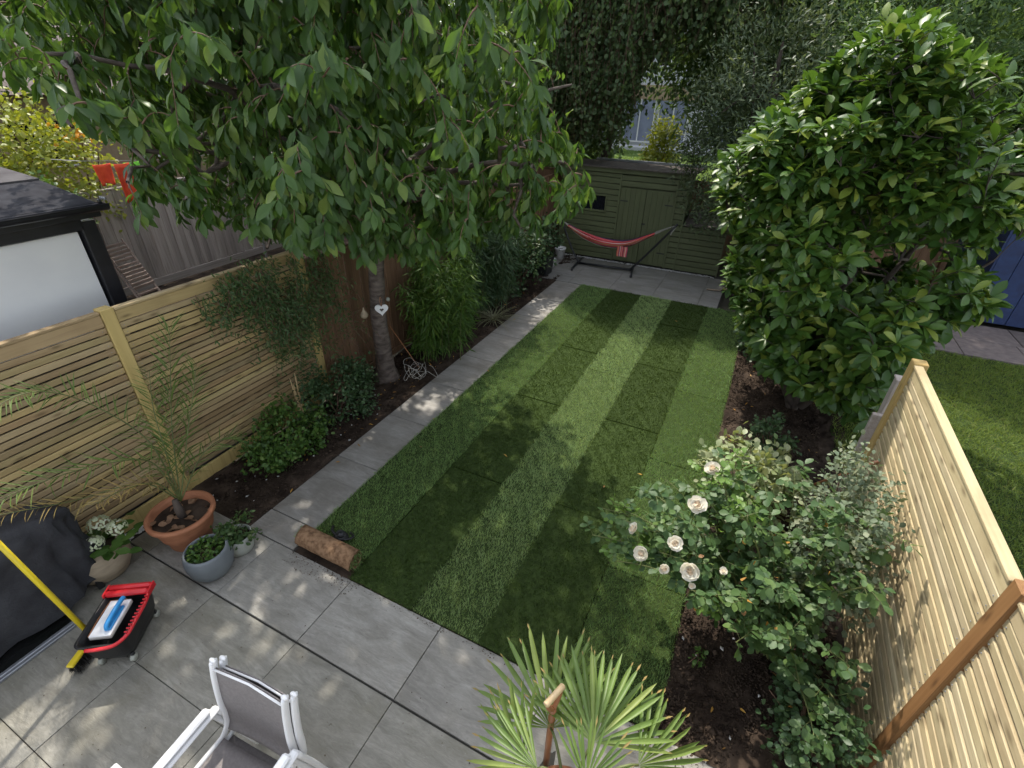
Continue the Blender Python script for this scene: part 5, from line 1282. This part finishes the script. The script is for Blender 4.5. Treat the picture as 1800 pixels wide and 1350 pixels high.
O('table_top', MB().box((0, 0, .71), (1.24, 1.24, .03), .006).me('table_top'), M['white'], tb_)
for sx in (-1, 1):
    for sy in (-1, 1): O('leg', MB().box((sx*.56, sy*.56, .347), (.05, .05, .694), .005).me('leg'), M['white'], tb_)

# ================================================================== HAMMOCK
hm = E('hammock_stand', (.09, 9.08, 0), 'black metal hammock stand on the back terrace in front of the shed', 'hammock stand')
hb = np.array([.09, 9.08, 0])
def ht(nm, pts, rr_): O(nm, MB().tube(np.array(pts)-hb, rr_, 8).me(nm, True), M['black_metal'], hm)
ht('base_bar', [(-.54, 9.02, .05), (.74, 9.13, .05)], .026)
ht('foot', [(-.50, 8.52, .025), (-.52, 8.6, .045), (-.58, 9.42, .045), (-.60, 9.5, .025)], .024); ht('foot', [(.80, 8.72, .025), (.79, 8.8, .045), (.69, 9.34, .045), (.68, 9.42, .025)], .024)
ht('arm', smoothpath([(-.50, 9.02, .05), (-.72, 9.03, .36), (-1.02, 9.05, .96)], 4), .023); ht('arm', smoothpath([(.68, 9.13, .05), (1.02, 9.12, .48), (1.53, 9.1, 1.17)], 4), .023)
hk = E('hammock', (.09, 9.08, .6), 'red striped cloth hammock strung between the stand arms', 'hammock')
m_, nt, b_ = base_mat('striped_cloth'); at = nt.nodes.new('ShaderNodeAttribute'); at.attribute_name = 'stripe'
cs = [(.0, (.60, .08, .08)), (.08, (.55, .38, .16)), (.12, (.58, .09, .10)), (.22, (.06, .05, .10)), (.27, (.66, .58, .50)), (.31, (.60, .10, .11)), (.45, (.66, .60, .52)), (.48, (.58, .08, .09)), (.60, (.06, .05, .10)), (.65, (.58, .16, .12)), (.78, (.70, .62, .55)), (.82, (.60, .09, .10)), (.94, (.07, .05, .10))]
nt.links.new(ramp(nt, at.outputs['Fac'], cs, 'CONSTANT'), b_.inputs['Base Color']); b_.inputs['Roughness'].default_value = .85; M['stripes'] = m_
L = smoothpath([(-.86, 9.05, .83), (-.45, 9.04, .665), (.05, 9.03, .575), (.55, 9.05, .62), (1.10, 9.09, .90)], 8); n = 33
V = []; SV = []
for i, p in enumerate(L):
    u = i/(len(L)-1); wd = .06+.16*math.sin(math.pi*u)**.8
    for j in range(n):
        v = j/(n-1)*2-1
        V.append((p[0]-.09, p[1]-9.08+v*wd*.55+.012*math.sin(j*1.9), p[2]-.6+wd*.62*abs(v)**1.5-.05*math.sin(math.pi*u)+.016*math.sin(j*2.3+u*5)+(-.03*math.sin(math.pi*u) if v < -.3 else 0))); SV.append(j/(n-1))
F = [(i*n+j, i*n+j+1, (i+1)*n+j+1, (i+1)*n+j) for i in range(len(L)-1) for j in range(n-1)]
me = mesh_of('cloth', V, F, True); a_ = me.attributes.new('stripe', 'FLOAT', 'POINT'); a_.data.foreach_set('value', np.array(SV, np.float32)); O('cloth', me, M['stripes'], hk)
V = []; SV = []; 
for k in range(7):
    for j in range(14): V.append((.37+.24*j/13-.09+.004*math.sin(k), -.165-.012*math.sin(j*.9)+.01*k/6, .60-.225*k/6-.6)); SV.append(j/13)
me = mesh_of('cloth_flap', V, [(k*14+j, k*14+j+1, (k+1)*14+j+1, (k+1)*14+j) for k in range(6) for j in range(13)], True); a_ = me.attributes.new('stripe', 'FLOAT', 'POINT'); a_.data.foreach_set('value', np.array(SV, np.float32)); O('cloth_flap', me, M['stripes'], hk)
for tip, p in (((-1.01, 9.05, .945), L[0]), ((1.51, 9.1, 1.15), L[-1])):
    mb = MB()
    for j in range(9): mb.tube([np.array(tip)-[.09, 9.08, .6], p+np.array([0, (j-4)*.010, .05*abs(j-4)/4])-[.09, 9.08, .6]], .004, 4)
    O('cords', mb.me('cords'), M['cord'], hk)
O('rope_tail', MB().tube([(1.42, .02, .50), (1.36, .0, .40), (1.34, .0, .34)], .012, 5).me('rope_tail'), M['cord'], hk)

# pots in the dark corner by the terrace
for (x, y, R, h, lb) in ((-1.10, 9.30, .13, .26, 'white pot in the dark corner beside the shed'), (-1.02, 8.55, .10, .20, 'small white pot at the dark end of the bed, nearer than the other')):
    t = E('white_pot', (x, y, 0), lb, 'plant pot')
    O('body', MB().lathe([(0, 0), (R*.72, 0), (R*.98, h*.86), (R*1.06, h*.88), (R*1.06, h), (R*.9, h), (R*.86, h*.8), (0, h*.8)], 24).me('body', True), M['white'], t)
    O('soil', MB().lathe([(0, h*.83), (R*.86, h*.82)], 20).me('soil'), M['soil'], t)
cp = E('dark_planter', (-1.05, 8.05, 0), 'square dark planter in the shade at the end of the left bed', 'planter')
V, F = loft([rrect(.36, .36, 0, .02), rrect(.44, .44, .42, .02), rrect(.46, .46, .42, .02), rrect(.46, .46, .45, .02), rrect(.40, .40, .45, .02), rrect(.38, .38, .38, .02)], True, True); O('body', mesh_of('body', V, F), M['black'], cp)
bush('planter_shrub', 'leafy dark shrub growing in the square dark planter', (-1.05, 8.05, .38), (-1.05, 8.05, .75), (.34, .34, .38), M['darkshrub'], 1200, .06, 151, clump=30, cs=.2, zmin=.4)

# ================================================================== ORNAMENTS ON THE CHERRY
hp = ray_x(671, 545, -.985)
ho = E('heart_ornament', hp, 'white wooden heart with cut-out hanging on the cherry trunk', 'ornament')
def heart(s, n=28):
    out = []
    for k in range(n):
        t = 2*math.pi*k/n; out.append((s*16*math.sin(t)**3/17, s*(13*math.cos(t)-5*math.cos(2*t)-2*math.cos(3*t)-math.cos(4*t)+2)/17))
    return out
fdir = nrm(np.array([CAM[0]-hp[0], CAM[1]-hp[1], 0])); sdv = np.array([-fdir[1], fdir[0], 0]); 
def h3(q, o): return [tuple(sdv*a+np.array([0, 0, 1])*b+fdir*o) for a, b in q]
A = heart(.088); Bq = heart(.028); n = len(A)
V = h3(A, .009)+h3(Bq, .009)+h3(A, -.009)+h3(Bq, -.009); F = []
for i in range(n):
    k = (i+1) % n; F += [(i, n+i, n+k, k), (2*n+i, 2*n+k, 3*n+k, 3*n+i), (i, k, 2*n+k, 2*n+i), (n+i, 3*n+i, 3*n+k, n+k)]
O('heart', mesh_of('heart', V, F), M['white'], ho)
O('hanger', MB().tube(smoothpath([np.array([0, 0, .055]), sdv*.012+np.array([0, 0, .12]), np.array([0, 0, .175]), -sdv*.012+np.array([0, 0, .12]), np.array([0, 0, .055])], 4), .003, 4).me('hanger'), M['redwood'], ho)
gp = ray_x(640, 551, -.93)
go = E('gourd_ornament', gp, 'pale teardrop gourd hanging left of the white heart', 'ornament')
O('gourd', MB().lathe([(0, -.062), (.025, -.06), (.043, -.04), (.046, -.015), (.034, .012), (.016, .035), (.009, .06), (.006, .075)], 18).me('gourd', True), M['stone_pot'], go)
O('string', MB().tube([(0, 0, .07), (-.06, .02, .22)], .0025, 4).me('string'), M['twig'], go)
bp_ = ray_x(682, 526, -1.0)
bo = E('round_ornament', bp_, 'small round weathered ornament beside the heart on the trunk', 'ornament')
O('ball', MB().lathe([(0, -.028), (.02, -.02), (.028, 0), (.02, .02), (0, .028)], 14).me('ball', True), M['rubber'], bo)
O('string', MB().tube([(0, 0, .027), (-.02, .02, .12)], .0025, 4).me('string'), M['twig'], bo)

# ================================================================== NEIGHBOUR'S GARDEN
# folding chair
fc = E('folding_chair', (-6.98, 2.86, 0), 'weathered wooden folding chair leaning in front of the grey fence', 'chair', rz=math.radians(10))
def fcx(z): return .38-.5*z
for s in (-1, 1):
    O('leg', MB().tube([(fcx(0), s*.22, 0), (fcx(1.08), s*.22, 1.08)], .017, 6).me('leg'), M['teak'], fc)
    O('leg', MB().tube([(fcx(0)+.03, s*.185, 0), (fcx(.84)+.03, s*.185, .84)], .015, 6).me('leg'), M['teak'], fc)
for k in range(5): O('slat', MB().box((fcx(.78+.06*k)+.02, 0, .78+.06*k), (.014, .42, .048), .003).me('slat'), M['teak'], fc)
for k in range(6): O('slat', MB().box((fcx(.34+.06*k)+.05, 0, .34+.06*k), (.014, .40, .05), .003).me('slat'), M['teak'], fc)
for zz in (.10, .22, .70): O('stretcher', MB().box((fcx(zz)+.03, 0, zz), (.02, .42, .035), .003).me('stretcher'), M['teak'], fc)
# washing line
wl_ = E('washing_line', (-6.0, 1.6, 0), 'washing line strung across the neighbouring garden', 'washing line')
O('line', MB().tube([(-1.9, 1.0, 2.40), (0, .75, 2.52), (0, 1.3, 2.47), (0, 2.2, 2.40), (0, 3.4, 2.46)], .006, 4).me('line'), M['cord'], wl_)
for y in (3.4,): O('post', MB().tube([(0, y, 0), (0, y, 2.62)], .025, 8).me('post'), M['steel'], wl_)
def garment(name, label, y0, y1, z0, z1, mat, seed, x=-5.985, cat='clothing', shape=0):
    r = np.random.default_rng(seed); V = []; n = 9; m = 9
    for k in range(m):
        t = k/(m-1)
        for j in range(n):
            u = j/(n-1); yy_ = y0+(y1-y0)*(.5+(u-.5)*(1-.2*t if shape == 0 else 1+.1*t)); zz = z1-(z1-z0)*t-.012*math.sin(u*3.14)*(1-t)
            V.append((.03*math.sin(u*9+seed)*t+.01, yy_, zz+(.03 if shape == 0 and k == m-1 and 2 < j < 6 else 0)))
    me = mesh_of(name, V, [(k*n+j, k*n+j+1, (k+1)*n+j+1, (k+1)*n+j) for k in range(m-1) for j in range(n-1)], True)
    o = O(name, me, mat, None, label, cat, loc=(x, 0, 0)); md = o.modifiers.new('thickness', 'SOLIDIFY'); md.thickness = .006
garment('hanging_shorts', 'orange-red shorts on the washing line, farthest to the left', 2.47, 2.72, 2.16, 2.46, M['orange_cloth'], 1)
garment('hanging_shirt', 'orange-red top on the washing line next to the lime one', 2.76, 2.98, 1.88, 2.44, M['orange_cloth'], 2, shape=1)
garment('hanging_towel', 'lime green top on the washing line behind the red one', 2.92, 3.16, 1.98, 2.44, M['lime_cloth'], 3, x=-6.03, shape=1)
tot = sum(len(o.data.polygons) for o in bpy.data.objects if o.type == 'MESH')
print('polys', tot, 'objects', len(bpy.data.objects))
